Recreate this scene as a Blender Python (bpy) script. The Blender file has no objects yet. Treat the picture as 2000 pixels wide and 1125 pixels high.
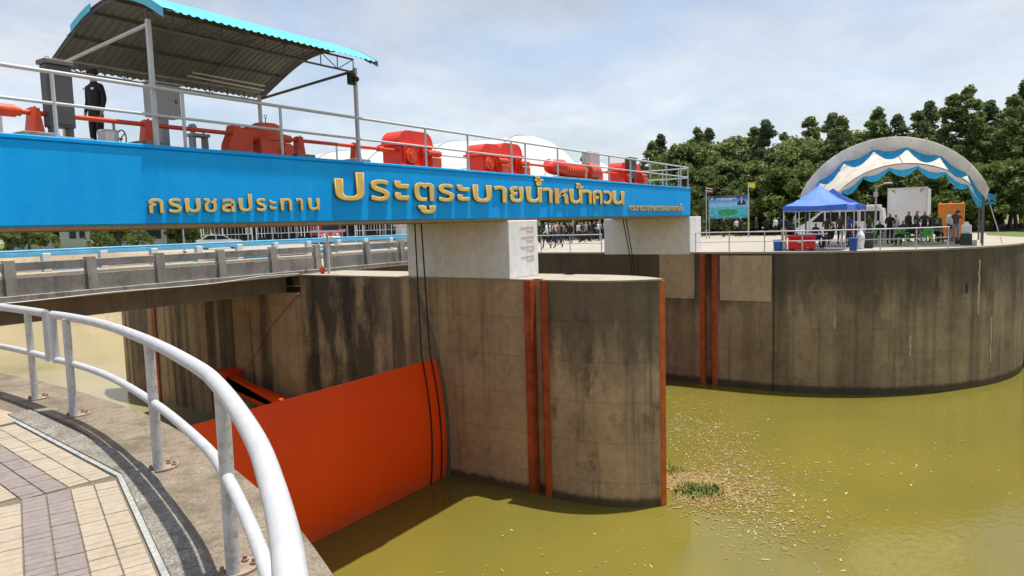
import bpy, bmesh, math, random
from mathutils import Vector, Matrix

SC = bpy.context.scene
COL = SC.collection
R = random.Random(11)

# ------------------------------------------------------------------ camera
cam_d = bpy.data.cameras.new('camera')
cam = bpy.data.objects.new('camera', cam_d)
COL.objects.link(cam)
SC.camera = cam
cam_d.sensor_width = 36.0
cam_d.lens = 36.0 * 1378.67 / 2000.0
cam_d.clip_start = 0.05
cam_d.clip_end = 3000
ANG, PITCH, ROLL = 0.5787, 0.0907, 0.0287
fw = Vector((math.cos(ANG) * math.cos(PITCH), math.sin(ANG) * math.cos(PITCH), -math.sin(PITCH)))
rt = Vector((math.sin(ANG), -math.cos(ANG), 0))
up = rt.cross(fw)
r2 = rt * math.cos(ROLL) - up * math.sin(ROLL)
u2 = rt * math.sin(ROLL) + up * math.cos(ROLL)
m = Matrix.Identity(4)
for i in range(3):
    m[i][0], m[i][1], m[i][2] = r2[i], u2[i], -fw[i]
m[2][3] = 1.70
cam.matrix_world = m

# ------------------------------------------------------------------ light
SUN = Vector((0.15, -0.115, 1.0)).normalized()
sun_d = bpy.data.lights.new('sun', 'SUN')
sun_d.energy = 3.3
sun_d.angle = math.radians(0.6)
sun_d.color = (1.0, 0.95, 0.86)
sun = bpy.data.objects.new('sun', sun_d)
COL.objects.link(sun)
sun.rotation_euler = SUN.to_track_quat('Z', 'Y').to_euler()
sun.location = (20, -10, 60)

world = bpy.data.worlds.new('World')
SC.world = world
world.use_nodes = True
wn, wl = world.node_tree.nodes, world.node_tree.links
wn.clear()
wo = wn.new('ShaderNodeOutputWorld')
bg = wn.new('ShaderNodeBackground')
bg.inputs[1].default_value = 0.1
sky = wn.new('ShaderNodeTexSky')
sky.sky_type = 'NISHITA'
sky.sun_disc = False
sky.sun_elevation = math.asin(SUN.z)
sky.sun_rotation = math.atan2(SUN.x, SUN.y)
sky.dust_density = 3.0
tc = wn.new('ShaderNodeTexCoord')
# clouds: noise on the sky direction, flattened towards the horizon
sep = wn.new('ShaderNodeSeparateXYZ'); wl.new(tc.outputs['Generated'], sep.inputs[0])
zadd = wn.new('ShaderNodeMath'); zadd.operation = 'ADD'; zadd.inputs[1].default_value = 0.22
wl.new(sep.outputs[2], zadd.inputs[0])
zab = wn.new('ShaderNodeMath'); zab.operation = 'MAXIMUM'; zab.inputs[1].default_value = 0.15
wl.new(zadd.outputs[0], zab.inputs[0])
dx = wn.new('ShaderNodeMath'); dx.operation = 'DIVIDE'; wl.new(sep.outputs[0], dx.inputs[0]); wl.new(zab.outputs[0], dx.inputs[1])
dy = wn.new('ShaderNodeMath'); dy.operation = 'DIVIDE'; wl.new(sep.outputs[1], dy.inputs[0]); wl.new(zab.outputs[0], dy.inputs[1])
cmb = wn.new('ShaderNodeCombineXYZ'); wl.new(dx.outputs[0], cmb.inputs[0]); wl.new(dy.outputs[0], cmb.inputs[1])
n1 = wn.new('ShaderNodeTexNoise'); n1.inputs['Scale'].default_value = 1.5; n1.inputs['Detail'].default_value = 7
n1.inputs['Roughness'].default_value = 0.55; n1.inputs['Distortion'].default_value = 0.35
wl.new(cmb.outputs[0], n1.inputs['Vector'])
cr = wn.new('ShaderNodeValToRGB')
cr.color_ramp.elements[0].position = 0.36; cr.color_ramp.elements[0].color = (0.22, 0.22, 0.22, 1)
cr.color_ramp.elements[1].position = 0.66; cr.color_ramp.elements[1].color = (1, 1, 1, 1)
wl.new(n1.outputs['Fac'], cr.inputs[0])
n2 = wn.new('ShaderNodeTexNoise'); n2.inputs['Scale'].default_value = 2.6; n2.inputs['Detail'].default_value = 8
n2.inputs['Roughness'].default_value = 0.6
wl.new(cmb.outputs[0], n2.inputs['Vector'])
# cloud brightness: bright near the horizon, greyer overhead (thicker seen from below)
hz = wn.new('ShaderNodeValToRGB')
e = hz.color_ramp.elements
e[0].position = 0.0; e[0].color = (0.53, 0.555, 0.59, 1)
e[1].position = 1.0; e[1].color = (0.36, 0.39, 0.44, 1)
a_ = e.new(0.16); a_.color = (0.455, 0.485, 0.53, 1)
b_ = e.new(0.36); b_.color = (0.275, 0.30, 0.335, 1)
wl.new(sep.outputs[2], hz.inputs[0])
cl2 = wn.new('ShaderNodeValToRGB')
cl2.color_ramp.elements[0].position = 0.36; cl2.color_ramp.elements[0].color = (8.0, 8.1, 8.35, 1)
cl2.color_ramp.elements[1].position = 0.64; cl2.color_ramp.elements[1].color = (10.0, 9.95, 9.85, 1)
wl.new(n2.outputs['Fac'], cl2.inputs[0])
cmul = wn.new('ShaderNodeMix'); cmul.data_type = 'RGBA'; cmul.blend_type = 'MULTIPLY'; cmul.inputs['Factor'].default_value = 1
wl.new(hz.outputs[0], cmul.inputs[6]); wl.new(cl2.outputs[0], cmul.inputs[7])
mix = wn.new('ShaderNodeMix'); mix.data_type = 'RGBA'
wl.new(cr.outputs[0], mix.inputs['Factor'])
wl.new(sky.outputs[0], mix.inputs[6]); wl.new(cmul.outputs[2], mix.inputs[7])
wl.new(mix.outputs[2], bg.inputs[0]); wl.new(bg.outputs[0], wo.inputs[0])

SC.view_settings.view_transform = 'Standard'
SC.view_settings.look = 'None'
SC.view_settings.exposure = 0.98
SC.view_settings.gamma = 1.0
SC.view_settings.use_curve_mapping = False
SC.cycles.max_bounces = 6
SC.cycles.diffuse_bounces = 3
SC.cycles.glossy_bounces = 3
SC.cycles.transparent_max_bounces = 6
SC.cycles.caustics_reflective = False
SC.cycles.caustics_refractive = False

# ------------------------------------------------------------------ materials
MATS = {}
def nodes_of(name):
    mt = bpy.data.materials.new(name); mt.use_nodes = True
    n, l = mt.node_tree.nodes, mt.node_tree.links
    return mt, n, l, n['Principled BSDF']

def noise(n, l, vec, scale, detail=4, rough=0.55, dist=0.0):
    t = n.new('ShaderNodeTexNoise')
    t.inputs['Scale'].default_value = scale; t.inputs['Detail'].default_value = detail
    t.inputs['Roughness'].default_value = rough; t.inputs['Distortion'].default_value = dist
    if vec is not None: l.new(vec, t.inputs['Vector'])
    return t.outputs['Fac']

def ramp(n, l, fac, stops):
    t = n.new('ShaderNodeValToRGB'); els = t.color_ramp.elements
    els[0].position, els[0].color = stops[0][0], (*stops[0][1], 1)
    els[1].position, els[1].color = stops[-1][0], (*stops[-1][1], 1)
    for p, c in stops[1:-1]:
        q = els.new(p); q.color = (*c, 1)
    l.new(fac, t.inputs[0])
    return t.outputs[0]

def mapping(n, l, vec, scale=(1, 1, 1), loc=(0, 0, 0)):
    t = n.new('ShaderNodeMapping'); t.inputs['Scale'].default_value = scale; t.inputs['Location'].default_value = loc
    l.new(vec, t.inputs['Vector'])
    return t.outputs[0]

def mixc(n, l, fac, a, b, mode='MIX'):
    t = n.new('ShaderNodeMix'); t.data_type = 'RGBA'; t.blend_type = mode
    for i, v in ((0, fac), (6, a), (7, b)):
        if isinstance(v, (int, float)): t.inputs[i].default_value = v
        elif isinstance(v, tuple): t.inputs[i].default_value = (*v, 1)
        else: l.new(v, t.inputs[i])
    return t.outputs[2]

def bump(n, l, bs, h, strength=0.3, dist=0.02):
    t = n.new('ShaderNodeBump'); t.inputs['Strength'].default_value = strength; t.inputs['Distance'].default_value = dist
    l.new(h, t.inputs['Height']); l.new(t.outputs[0], bs.inputs['Normal'])

def worldpos(n):
    return n.new('ShaderNodeNewGeometry').outputs['Position']

def plain(name, col, rough=0.6, metal=0.0, var=0.12, scale=6.0, bmp=0.0, dirt=0.0, dirtcol=(0.12, 0.09, 0.06), spec=0.5, trans=0.0):
    """painted or plastic surface: a base colour with slight mottling, optional dirt specks"""
    if name in MATS: return MATS[name]
    mt, n, l, bs = nodes_of(name)
    vec = n.new('ShaderNodeTexCoord').outputs['Object']
    f = noise(n, l, vec, scale, 5)
    lo = tuple(max(0, c * (1 - var)) for c in col); hi = tuple(min(1, c * (1 + var)) for c in col)
    c = ramp(n, l, f, [(0.3, lo), (0.7, hi)])
    if dirt > 0:
        d = noise(n, l, vec, scale * 2.3, 8, 0.7)
        k = ramp(n, l, d, [(0.62 - dirt * 0.2, (0, 0, 0)), (0.72, (1, 1, 1))])
        c = mixc(n, l, k, c, dirtcol)
    l.new(c, bs.inputs['Base Color'])
    bs.inputs['Roughness'].default_value = rough; bs.inputs['Metallic'].default_value = metal
    bs.inputs['Specular IOR Level'].default_value = spec
    if bmp > 0: bump(n, l, bs, noise(n, l, vec, scale * 6, 5), bmp, 0.01)
    MATS[name] = mt
    return mt

def concrete(name, cols, streak=0.6, tint=(0.03, 0.028, 0.024), scale=1.0, tide=None, joints=True, moss=False, blotch=0.5, speck=0.0, bands=0.0, algae=None, topstain=0.0):
    """weathered concrete: mottling, vertical run-off stains, lift joints, tide band"""
    mt, n, l, bs = nodes_of(name)
    pos = worldpos(n)
    f1 = noise(n, l, pos, 0.55 * scale, 8, 0.62)
    f2 = noise(n, l, pos, 4.0 * scale, 7, 0.65)
    c = ramp(n, l, f1, [(0.28, cols[0]), (0.5, cols[1]), (0.72, cols[2])])
    c = mixc(n, l, 0.35, c, ramp(n, l, f2, [(0.3, tuple(v * 0.6 for v in cols[1])), (0.7, tuple(min(1, v * 1.35) for v in cols[1]))]))
    if streak > 0:
        sv = mapping(n, l, pos, (1.5, 1.5, 0.07))
        s = noise(n, l, sv, 1.0, 6, 0.6)
        sv2 = mapping(n, l, pos, (5.5, 5.5, 0.25))
        s2 = noise(n, l, sv2, 1.0, 5, 0.6)
        k = ramp(n, l, s, [(0.50, (0, 0, 0)), (0.62, (1, 1, 1))])
        k2 = ramp(n, l, s2, [(0.40, (0.1, 0.1, 0.1)), (0.66, (1, 1, 1))])
        kk = mixc(n, l, 1.0, k, k2, 'MULTIPLY')
        sc_ = n.new('ShaderNodeMath'); sc_.operation = 'MULTIPLY'; sc_.inputs[1].default_value = streak
        l.new(kk, sc_.inputs[0])
        c = mixc(n, l, sc_.outputs[0], c, tint)
        # fine pale lime runs
        sv3 = mapping(n, l, pos, (9, 9, 0.35), (3, 7, 1))
        s3 = noise(n, l, sv3, 1.0, 4, 0.6)
        k3 = ramp(n, l, s3, [(0.68, (0, 0, 0)), (0.78, (0.5, 0.5, 0.5))])
        c = mixc(n, l, k3, c, tuple(min(1, v * 1.9) for v in cols[2]))
    if blotch > 0:
        fb = noise(n, l, mapping(n, l, pos, (1, 1, 0.6), (11, 4, 2)), 1.3 * scale, 9, 0.75)
        kb = ramp(n, l, fb, [(0.54, (0, 0, 0)), (0.70, (blotch, blotch, blotch))])
        c = mixc(n, l, kb, c, tint)
    sepn = n.new('ShaderNodeSeparateXYZ'); l.new(pos, sepn.inputs[0])
    def mul(x, y):
        q = n.new('ShaderNodeMath'); q.operation = 'MULTIPLY'
        for i, v in enumerate((x, y)):
            if isinstance(v, float): q.inputs[i].default_value = v
            else: l.new(v, q.inputs[i])
        return q.outputs[0]
    def mrange(x, a0, a1, b0, b1):
        q = n.new('ShaderNodeMapRange'); l.new(x, q.inputs[0])
        for i, v in enumerate((a0, a1, b0, b1)): q.inputs[i + 1].default_value = v
        return q.outputs[0]
    if bands > 0:      # broad run-off bands the full height of the wall
        bn = noise(n, l, mapping(n, l, pos, (0.85, 0.85, 0.02), (2, 5, 0)), 1.0, 4, 0.6)
        bk = ramp(n, l, bn, [(0.50, (0, 0, 0)), (0.565, (bands, bands, bands))])
        bk = mixc(n, l, 1.0, bk, mrange(sepn.outputs[1], 14.6, 16.2, 0.12, 1.0) if bands > 0.5 else (1.0, 1.0, 1.0), 'MULTIPLY')
        br_ = ramp(n, l, noise(n, l, mapping(n, l, pos, (3, 3, 0.4)), 1.0, 6, 0.7), [(0.3, (0.5, 0.5, 0.5)), (0.6, (1, 1, 1))])
        c = mixc(n, l, mixc(n, l, 1.0, bk, br_, 'MULTIPLY'), c, tint)
    if algae is not None:      # black growth on one stretch of the wall
        y0, y1, amt = algae
        m1 = mrange(sepn.outputs[1], y0, y0 + 1.6, 0.0, 1.0); m2 = mrange(sepn.outputs[1], y1 - 0.2, y1 + 0.2, 1.0, 0.0)
        an = ramp(n, l, noise(n, l, mapping(n, l, pos, (1, 1, 0.35), (1, 2, 3)), 1.1, 9, 0.72), [(0.34, (0, 0, 0)), (0.52, (amt, amt, amt))])
        c = mixc(n, l, mixc(n, l, 1.0, mul(m1, m2), an, 'MULTIPLY'), c, (0.035, 0.031, 0.027))
    if topstain > 0:      # lichen spreading down from the coping
        an = noise(n, l, mapping(n, l, pos, (1.2, 1.2, 0.3), (8, 2, 3)), 1.0, 8, 0.7)
        mz = mrange(sepn.outputs[2], -4.6, -0.2, -0.30, 0.34)
        sm = n.new('ShaderNodeMath'); sm.operation = 'ADD'; l.new(an, sm.inputs[0]); l.new(mz, sm.inputs[1])
        c = mixc(n, l, ramp(n, l, sm.outputs[0], [(0.42, (0, 0, 0)), (0.66, (topstain, topstain, topstain))]), c, (0.06, 0.052, 0.038))
    if speck > 0:      # exposed aggregate and grime specks
        sk = noise(n, l, pos, 55, 6, 0.8)
        c = mixc(n, l, ramp(n, l, sk, [(0.44, (speck, speck, speck)), (0.56, (0, 0, 0))]), c, tuple(v * 0.35 for v in cols[0]))
        sk2 = noise(n, l, pos, 9, 8, 0.8)
        c = mixc(n, l, ramp(n, l, sk2, [(0.50, (0, 0, 0)), (0.62, (speck, speck, speck))]), c, tuple(v * 0.55 for v in cols[0]))
    if joints:
        md = n.new('ShaderNodeMath'); md.operation = 'PINGPONG'; md.inputs[1].default_value = 0.6
        l.new(sepn.outputs[2], md.inputs[0])
        lt = n.new('ShaderNodeMath'); lt.operation = 'LESS_THAN'; lt.inputs[1].default_value = 0.008
        l.new(md.outputs[0], lt.inputs[0])
        j = n.new('ShaderNodeMath'); j.operation = 'MULTIPLY'; j.inputs[1].default_value = 0.45
        l.new(lt.outputs[0], j.inputs[0])
        c = mixc(n, l, j.outputs[0], c, tint)
    if tide is not None:
        wob = n.new('ShaderNodeMath'); wob.operation = 'MULTIPLY_ADD'; wob.inputs[1].default_value = 0.35; wob.inputs[2].default_value = tide - 0.12
        l.new(f2, wob.inputs[0])
        df = n.new('ShaderNodeMath'); df.operation = 'SUBTRACT'; l.new(wob.outputs[0], df.inputs[0]); l.new(sepn.outputs[2], df.inputs[1])
        kt = ramp(n, l, df.outputs[0], [(0.0, (0, 0, 0)), (0.14, (0.85, 0.85, 0.85))])
        c = mixc(n, l, kt, c, (0.05, 0.042, 0.022))
    if moss:
        fm = noise(n, l, pos, 2.2, 9, 0.75)
        km = ramp(n, l, fm, [(0.50, (0, 0, 0)), (0.62, (0.85, 0.85, 0.85))])
        c = mixc(n, l, km, c, (0.10, 0.085, 0.055))
    l.new(c, bs.inputs['Base Color'])
    bs.inputs['Roughness'].default_value = 0.9
    bs.inputs['Specular IOR Level'].default_value = 0.25
    bump(n, l, bs, noise(n, l, pos, 22 * scale, 7, 0.7), 0.35, 0.012)
    MATS[name] = mt
    return mt

PIER = concrete('pier_concrete', [(0.28, 0.19, 0.11), (0.47, 0.325, 0.19), (0.56, 0.40, 0.25)], 0.4, tint=(0.045, 0.038, 0.03), tide=-6.45, blotch=0.4, bands=0.8, algae=(16.3, 21.6, 0.85))
NOSE = concrete('nose_concrete', [(0.22, 0.155, 0.092), (0.45, 0.32, 0.195), (0.58, 0.42, 0.265)], 0.55, tide=-6.45, blotch=0.8, topstain=0.7)
WALL = concrete('abutment_concrete', [(0.15, 0.112, 0.066), (0.30, 0.225, 0.135), (0.44, 0.335, 0.205)], 0.5, tint=(0.06, 0.05, 0.037), tide=-6.35, blotch=0.6, topstain=0.72, bands=0.35)
RENDERP = concrete('render_panel_concrete', [(0.40, 0.30, 0.19), (0.50, 0.385, 0.25), (0.56, 0.44, 0.29)], 0.2, blotch=0.35, joints=False)
CAP = concrete('cap_concrete', [(0.24, 0.215, 0.175), (0.33, 0.29, 0.23), (0.39, 0.345, 0.275)], 0, joints=False, blotch=0.35, tint=(0.12, 0.1, 0.07), scale=2.0)
PLAZA = concrete('plaza_concrete', [(0.27, 0.245, 0.205), (0.32, 0.29, 0.245), (0.36, 0.33, 0.28)], 0, joints=False, blotch=0.12, tint=(0.2, 0.18, 0.14), scale=0.5)
WALK = concrete('edge_concrete', [(0.17, 0.14, 0.105), (0.255, 0.205, 0.15), (0.38, 0.31, 0.235)], 0, joints=False, blotch=0.6, tint=(0.09, 0.075, 0.055), scale=3.0, moss=True, speck=0.55)
KERBM = concrete('kerb_concrete', [(0.15, 0.14, 0.125), (0.28, 0.255, 0.215), (0.40, 0.375, 0.325)], 0, joints=False, blotch=0.8, tint=(0.05, 0.048, 0.042), scale=4.0, speck=0.7)
BRID = concrete('bridge_concrete', [(0.18, 0.17, 0.15), (0.29, 0.27, 0.24), (0.38, 0.355, 0.31)], 0.75, tint=(0.05, 0.047, 0.042), joints=False, blotch=0.6, scale=2.0)
GIRD = concrete('girder_concrete', [(0.16, 0.13, 0.095), (0.25, 0.20, 0.15), (0.31, 0.255, 0.195)], 0.35, joints=False, blotch=0.3)
SOFF = concrete('soffit_concrete', [(0.24, 0.15, 0.085), (0.34, 0.22, 0.13), (0.40, 0.27, 0.17)], 0, joints=False, blotch=0.45, scale=2)
PEDS = concrete('pedestal_concrete', [(0.12, 0.11, 0.095), (0.26, 0.24, 0.21), (0.40, 0.38, 0.34)], 0, joints=False, blotch=0.9, scale=6, tint=(0.04, 0.038, 0.034))
TAN = concrete('tan_slab_concrete', [(0.30, 0.225, 0.15), (0.35, 0.27, 0.19), (0.39, 0.31, 0.225)], 0, joints=False, blotch=0.5, tint=(0.22, 0.16, 0.11), scale=3)
EARTH = concrete('earth', [(0.10, 0.085, 0.05), (0.15, 0.125, 0.075), (0.2, 0.17, 0.1)], 0, joints=False, blotch=0.3, tint=(0.05, 0.06, 0.02))
SAND = concrete('sandy_bank', [(0.36, 0.26, 0.16), (0.45, 0.34, 0.22), (0.5, 0.4, 0.27)], 0, joints=False, blotch=0.35, tint=(0.15, 0.14, 0.06))

def beam_paint():
    mt, n, l, bs = nodes_of('blue_beam_paint')
    pos = worldpos(n)
    f = noise(n, l, pos, 0.6, 5)
    c = ramp(n, l, f, [(0.3, (0.001, 0.325, 0.86)), (0.7, (0.002, 0.38, 0.92))])
    s = noise(n, l, mapping(n, l, pos, (3.2, 3.2, 0.35)), 1, 5)
    c = mixc(n, l, ramp(n, l, s, [(0.42, (0, 0, 0)), (0.7, (0.35, 0.35, 0.35))]), c, (0.01, 0.45, 0.95))
    # chips that bare the concrete
    ch = noise(n, l, mapping(n, l, pos, (1, 1, 1.6)), 7, 10, 0.72)
    sepn = n.new('ShaderNodeSeparateXYZ'); l.new(pos, sepn.inputs[0])
    lowb = ramp(n, l, sepn.outputs[2], [(0.0, (1, 1, 1)), (1.0, (0, 0, 0))])
    mp = n.new('ShaderNodeMapRange'); mp.inputs[1].default_value = 1.85; mp.inputs[2].default_value = 2.12
    mp.inputs[3].default_value = 0.075; mp.inputs[4].default_value = 0.0
    l.new(sepn.outputs[2], mp.inputs[0])
    ad = n.new('ShaderNodeMath'); ad.operation = 'ADD'; l.new(ch, ad.inputs[0]); l.new(mp.outputs[0], ad.inputs[1])
    k = ramp(n, l, ad.outputs[0], [(0.725, (0, 0, 0)), (0.74, (1, 1, 1))])
    c = mixc(n, l, k, c, (0.10, 0.075, 0.055))
    l.new(c, bs.inputs['Base Color'])
    bs.inputs['Roughness'].default_value = 0.6; bs.inputs['Specular IOR Level'].default_value = 0.2
    b = n.new('ShaderNodeMath'); b.operation = 'MULTIPLY_ADD'; b.inputs[1].default_value = 0.5
    l.new(noise(n, l, pos, 9, 6), b.inputs[0]); l.new(noise(n, l, pos, 2.5, 3), b.inputs[2])
    bump(n, l, bs, b.outputs[0], 0.22, 0.02)
    return mt
BLUE = beam_paint()

def gate_paint():
    mt, n, l, bs = nodes_of('red_gate_paint')
    pos = worldpos(n)
    f = noise(n, l, mapping(n, l, pos, (0.5, 0.5, 0.5)), 1.0, 5)
    c = ramp(n, l, f, [(0.3, (0.90, 0.062, 0.001)), (0.7, (0.95, 0.078, 0.002))])
    s = noise(n, l, mapping(n, l, pos, (4, 4, 0.3)), 1, 6)
    c = mixc(n, l, ramp(n, l, s, [(0.55, (0, 0, 0)), (0.8, (0.28, 0.28, 0.28))]), c, (0.42, 0.12, 0.05))
    sc2 = noise(n, l, mapping(n, l, pos, (14, 14, 0.5), (3, 1, 2)), 1, 5)
    c = mixc(n, l, ramp(n, l, sc2, [(0.70, (0, 0, 0)), (0.78, (0.35, 0.35, 0.35))]), c, (0.85, 0.28, 0.14))
    sepn = n.new('ShaderNodeSeparateXYZ'); l.new(pos, sepn.inputs[0])
    mp = n.new('ShaderNodeMapRange'); mp.inputs[1].default_value = -6.7; mp.inputs[2].default_value = -6.1
    mp.inputs[3].default_value = 0.65; mp.inputs[4].default_value = 0.0
    l.new(sepn.outputs[2], mp.inputs[0])
    sd = noise(n, l, mapping(n, l, pos, (1, 1, 3)), 1.5, 6)
    ml = n.new('ShaderNodeMath'); ml.operation = 'MULTIPLY'; l.new(mp.outputs[0], ml.inputs[0]); l.new(sd, ml.inputs[1])
    c = mixc(n, l, ml.outputs[0], c, (0.22, 0.12, 0.06))
    l.new(c, bs.inputs['Base Color'])
    bs.inputs['Roughness'].default_value = 0.5; bs.inputs['Specular IOR Level'].default_value = 0.25
    bump(n, l, bs, noise(n, l, pos, 0.7, 2), 0.15, 0.05)
    return mt
GATE = gate_paint()

def water_mat(name, body, ripple, rough):
    mt, n, l, bs = nodes_of(name)
    pos = worldpos(n)
    f = noise(n, l, pos, 0.12, 4)
    c = ramp(n, l, f, [(0.3, tuple(v * 0.88 for v in body)), (0.7, tuple(v * 1.1 for v in body))])
    f3 = noise(n, l, mapping(n, l, pos, (0.35, 0.9, 1), (5, 3, 0)), 0.35, 6, 0.6, 0.8)
    c = mixc(n, l, ramp(n, l, f3, [(0.42, (0, 0, 0)), (0.68, (0.55, 0.55, 0.55))]), c, (body[0] * 0.80, body[1] * 0.88, body[2] * 1.15))
    l.new(c, bs.inputs['Base Color'])
    bs.inputs['Roughness'].default_value = rough
    bs.inputs['IOR'].default_value = 1.333
    calm = ramp(n, l, noise(n, l, mapping(n, l, pos, (1, 1, 1), (4, 9, 0)), 0.10, 3), [(0.40, (0.12, 0.12, 0.12)), (0.62, (1, 1, 1))])
    h = noise(n, l, mapping(n, l, pos, (1.0, 1.5, 1)), 3.2, 4, 0.5, 0.4)
    h2 = n.new('ShaderNodeMath'); h2.operation = 'MULTIPLY'; l.new(h, h2.inputs[0]); l.new(calm, h2.inputs[1])
    bump(n, l, bs, h2.outputs[0], ripple, 0.06)
    return mt
WATER = water_mat('turbid_water', (0.148, 0.124, 0.022), 0.22, 0.015)
WATER2 = water_mat('tail_water', (0.27, 0.24, 0.12), 0.5, 0.06)  # body colour paled and greyed to carry the sky glare on this water

WHITEC = concrete('white_block_paint', [(0.77, 0.765, 0.755), (0.83, 0.83, 0.825), (0.86, 0.86, 0.86)], 0.2, tint=(0.48, 0.46, 0.43), joints=False, blotch=0.15)
RAILM = plain('silver_rail_paint', (0.50, 0.51, 0.52), 0.5, var=0.08, scale=5, dirt=0.25, dirtcol=(0.42, 0.39, 0.36))
RAILW = plain('white_rail_paint', (0.41, 0.42, 0.435), 0.55, var=0.08, scale=8, bmp=0.3, dirt=0.30, dirtcol=(0.40, 0.36, 0.32))
POSTW = plain('white_post_paint', (0.46, 0.455, 0.45), 0.6, var=0.10, scale=10, bmp=0.3, dirt=0.7, dirtcol=(0.28, 0.24, 0.20))
ORANGE = plain('orange_machine_paint', (0.66, 0.062, 0.012), 0.42, var=0.15, scale=4, dirt=0.15, dirtcol=(0.20, 0.03, 0.015))
REDM = plain('red_machine_paint', (0.78, 0.035, 0.015), 0.42, var=0.12, scale=4)
GUIDE = plain('rusty_guide_paint', (0.42, 0.075, 0.018), 0.65, var=0.35, scale=2.5, dirt=0.3, dirtcol=(0.16, 0.05, 0.03))
GUIDE2 = plain('orange_nosing_paint', (0.55, 0.12, 0.02), 0.6, var=0.2, scale=2.5, dirt=0.1)
GOLD = plain('gold_letter', (0.74, 0.51, 0.15), 0.65, metal=0.0, spec=0.2, var=0.12, scale=3)
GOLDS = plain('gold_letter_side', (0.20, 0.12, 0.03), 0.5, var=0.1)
ROOFB = plain('cyan_roof_sheet', (0.10, 0.50, 0.66), 0.45, var=0.08, scale=2)
ROOFU = plain('roof_underside', (0.175, 0.18, 0.175), 0.7, var=0.15, scale=1.5)
STEELD = plain('dark_steel', (0.12, 0.115, 0.11), 0.6, var=0.2)
STEELG = plain('grey_steel', (0.36, 0.37, 0.37), 0.5, var=0.1)
CABD = plain('dark_grey_cabinet', (0.075, 0.073, 0.073), 0.55, var=0.15, scale=3)
CABL = plain('light_grey_cabinet', (0.44, 0.45, 0.45), 0.5, var=0.06, scale=3)
BLACK = plain('black_rubber', (0.02, 0.02, 0.02), 0.6)
CABLE = plain('black_cable', (0.015, 0.014, 0.013), 0.6)
GLASSD = plain('dark_glass', (0.012, 0.016, 0.018), 0.08, var=0.0)
TENTW = plain('tent_white_fabric', (0.88, 0.88, 0.88), 0.75, var=0.06, scale=1.0, bmp=0.2)
def fabric(mt, f=0.45):
    n, l = mt.node_tree.nodes, mt.node_tree.links; bs = n['Principled BSDF']; src = bs.inputs['Base Color'].links[0].from_socket
    tr = n.new('ShaderNodeBsdfTranslucent'); l.new(src, tr.inputs[0]); ms = n.new('ShaderNodeMixShader'); ms.inputs[0].default_value = f
    l.new(bs.outputs[0], ms.inputs[1]); l.new(tr.outputs[0], ms.inputs[2]); l.new(ms.outputs[0], n['Material Output'].inputs[0]); return mt
fabric(TENTW, 0.6)
TENTC = plain('tent_cream_fabric', (0.86, 0.84, 0.80), 0.8, var=0.10, scale=1.2, bmp=0.3, dirt=0.1, dirtcol=(0.4, 0.36, 0.3))
DRAPEB = plain('blue_drape', (0.04, 0.52, 0.92), 0.7, var=0.15, scale=4)
DRAPEW = plain('white_drape', (0.74, 0.72, 0.76), 0.75, var=0.06, scale=4)
GAZB = plain('blue_gazebo_fabric', (0.12, 0.28, 0.88), 0.6, var=0.15, scale=2, bmp=0.2)
for _m in (DRAPEB, DRAPEW, GAZB): fabric(_m, 0.35)
fabric(TENTC, 0.65)
BLUEP = plain('blue_plastic', (0.02, 0.10, 0.36), 0.45)
REDP = plain('red_plastic', (0.70, 0.015, 0.012), 0.4)
GREENP = plain('green_plastic', (0.10, 0.55, 0.05), 0.4)
WHITEP = plain('white_plastic', (0.72, 0.72, 0.72), 0.4, var=0.04)
ORBOX = plain('orange_box_paint', (0.62, 0.20, 0.02), 0.55)
LBLUE = plain('light_blue_rail_paint', (0.12, 0.44, 0.68), 0.5, var=0.15, scale=2, dirt=0.15, dirtcol=(0.4, 0.5, 0.55))
TILEA = concrete('cream_tile', [(0.28, 0.235, 0.175), (0.325, 0.275, 0.21), (0.36, 0.31, 0.24)], 0, joints=False, blotch=0.25, tint=(0.25, 0.2, 0.14), scale=4)
TILEB = concrete('mauve_tile', [(0.185, 0.155, 0.145), (0.215, 0.182, 0.17), (0.245, 0.21, 0.195)], 0, joints=False, blotch=0.5, tint=(0.11, 0.09, 0.08), scale=4)
GROUT = concrete('grout', [(0.12, 0.10, 0.075), (0.16, 0.13, 0.095), (0.2, 0.17, 0.12)], 0, joints=False, blotch=0.4, scale=6)
LIME = concrete('pale_kerb_line', [(0.30, 0.31, 0.29), (0.38, 0.39, 0.37), (0.43, 0.44, 0.42)], 0, joints=False, blotch=0.95, tint=(0.17, 0.155, 0.125), scale=6, speck=0.4)
RUST = plain('rusty_plate', (0.27, 0.19, 0.14), 0.8, var=0.3, scale=12, dirt=0.3)
REDTXT = plain('red_print', (0.55, 0.02, 0.03), 0.6)
HOUSEW = plain('white_house_wall', (0.62, 0.61, 0.59), 0.85, var=0.06)
HOUSER = plain('red_brown_roof_tiles', (0.30, 0.16, 0.12), 0.8, var=0.2, scale=3)
SHEDD = plain('dark_shed_wall', (0.03, 0.03, 0.032), 0.8)
TEAL = plain('teal_paint', (0.10, 0.30, 0.34), 0.5)

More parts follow.
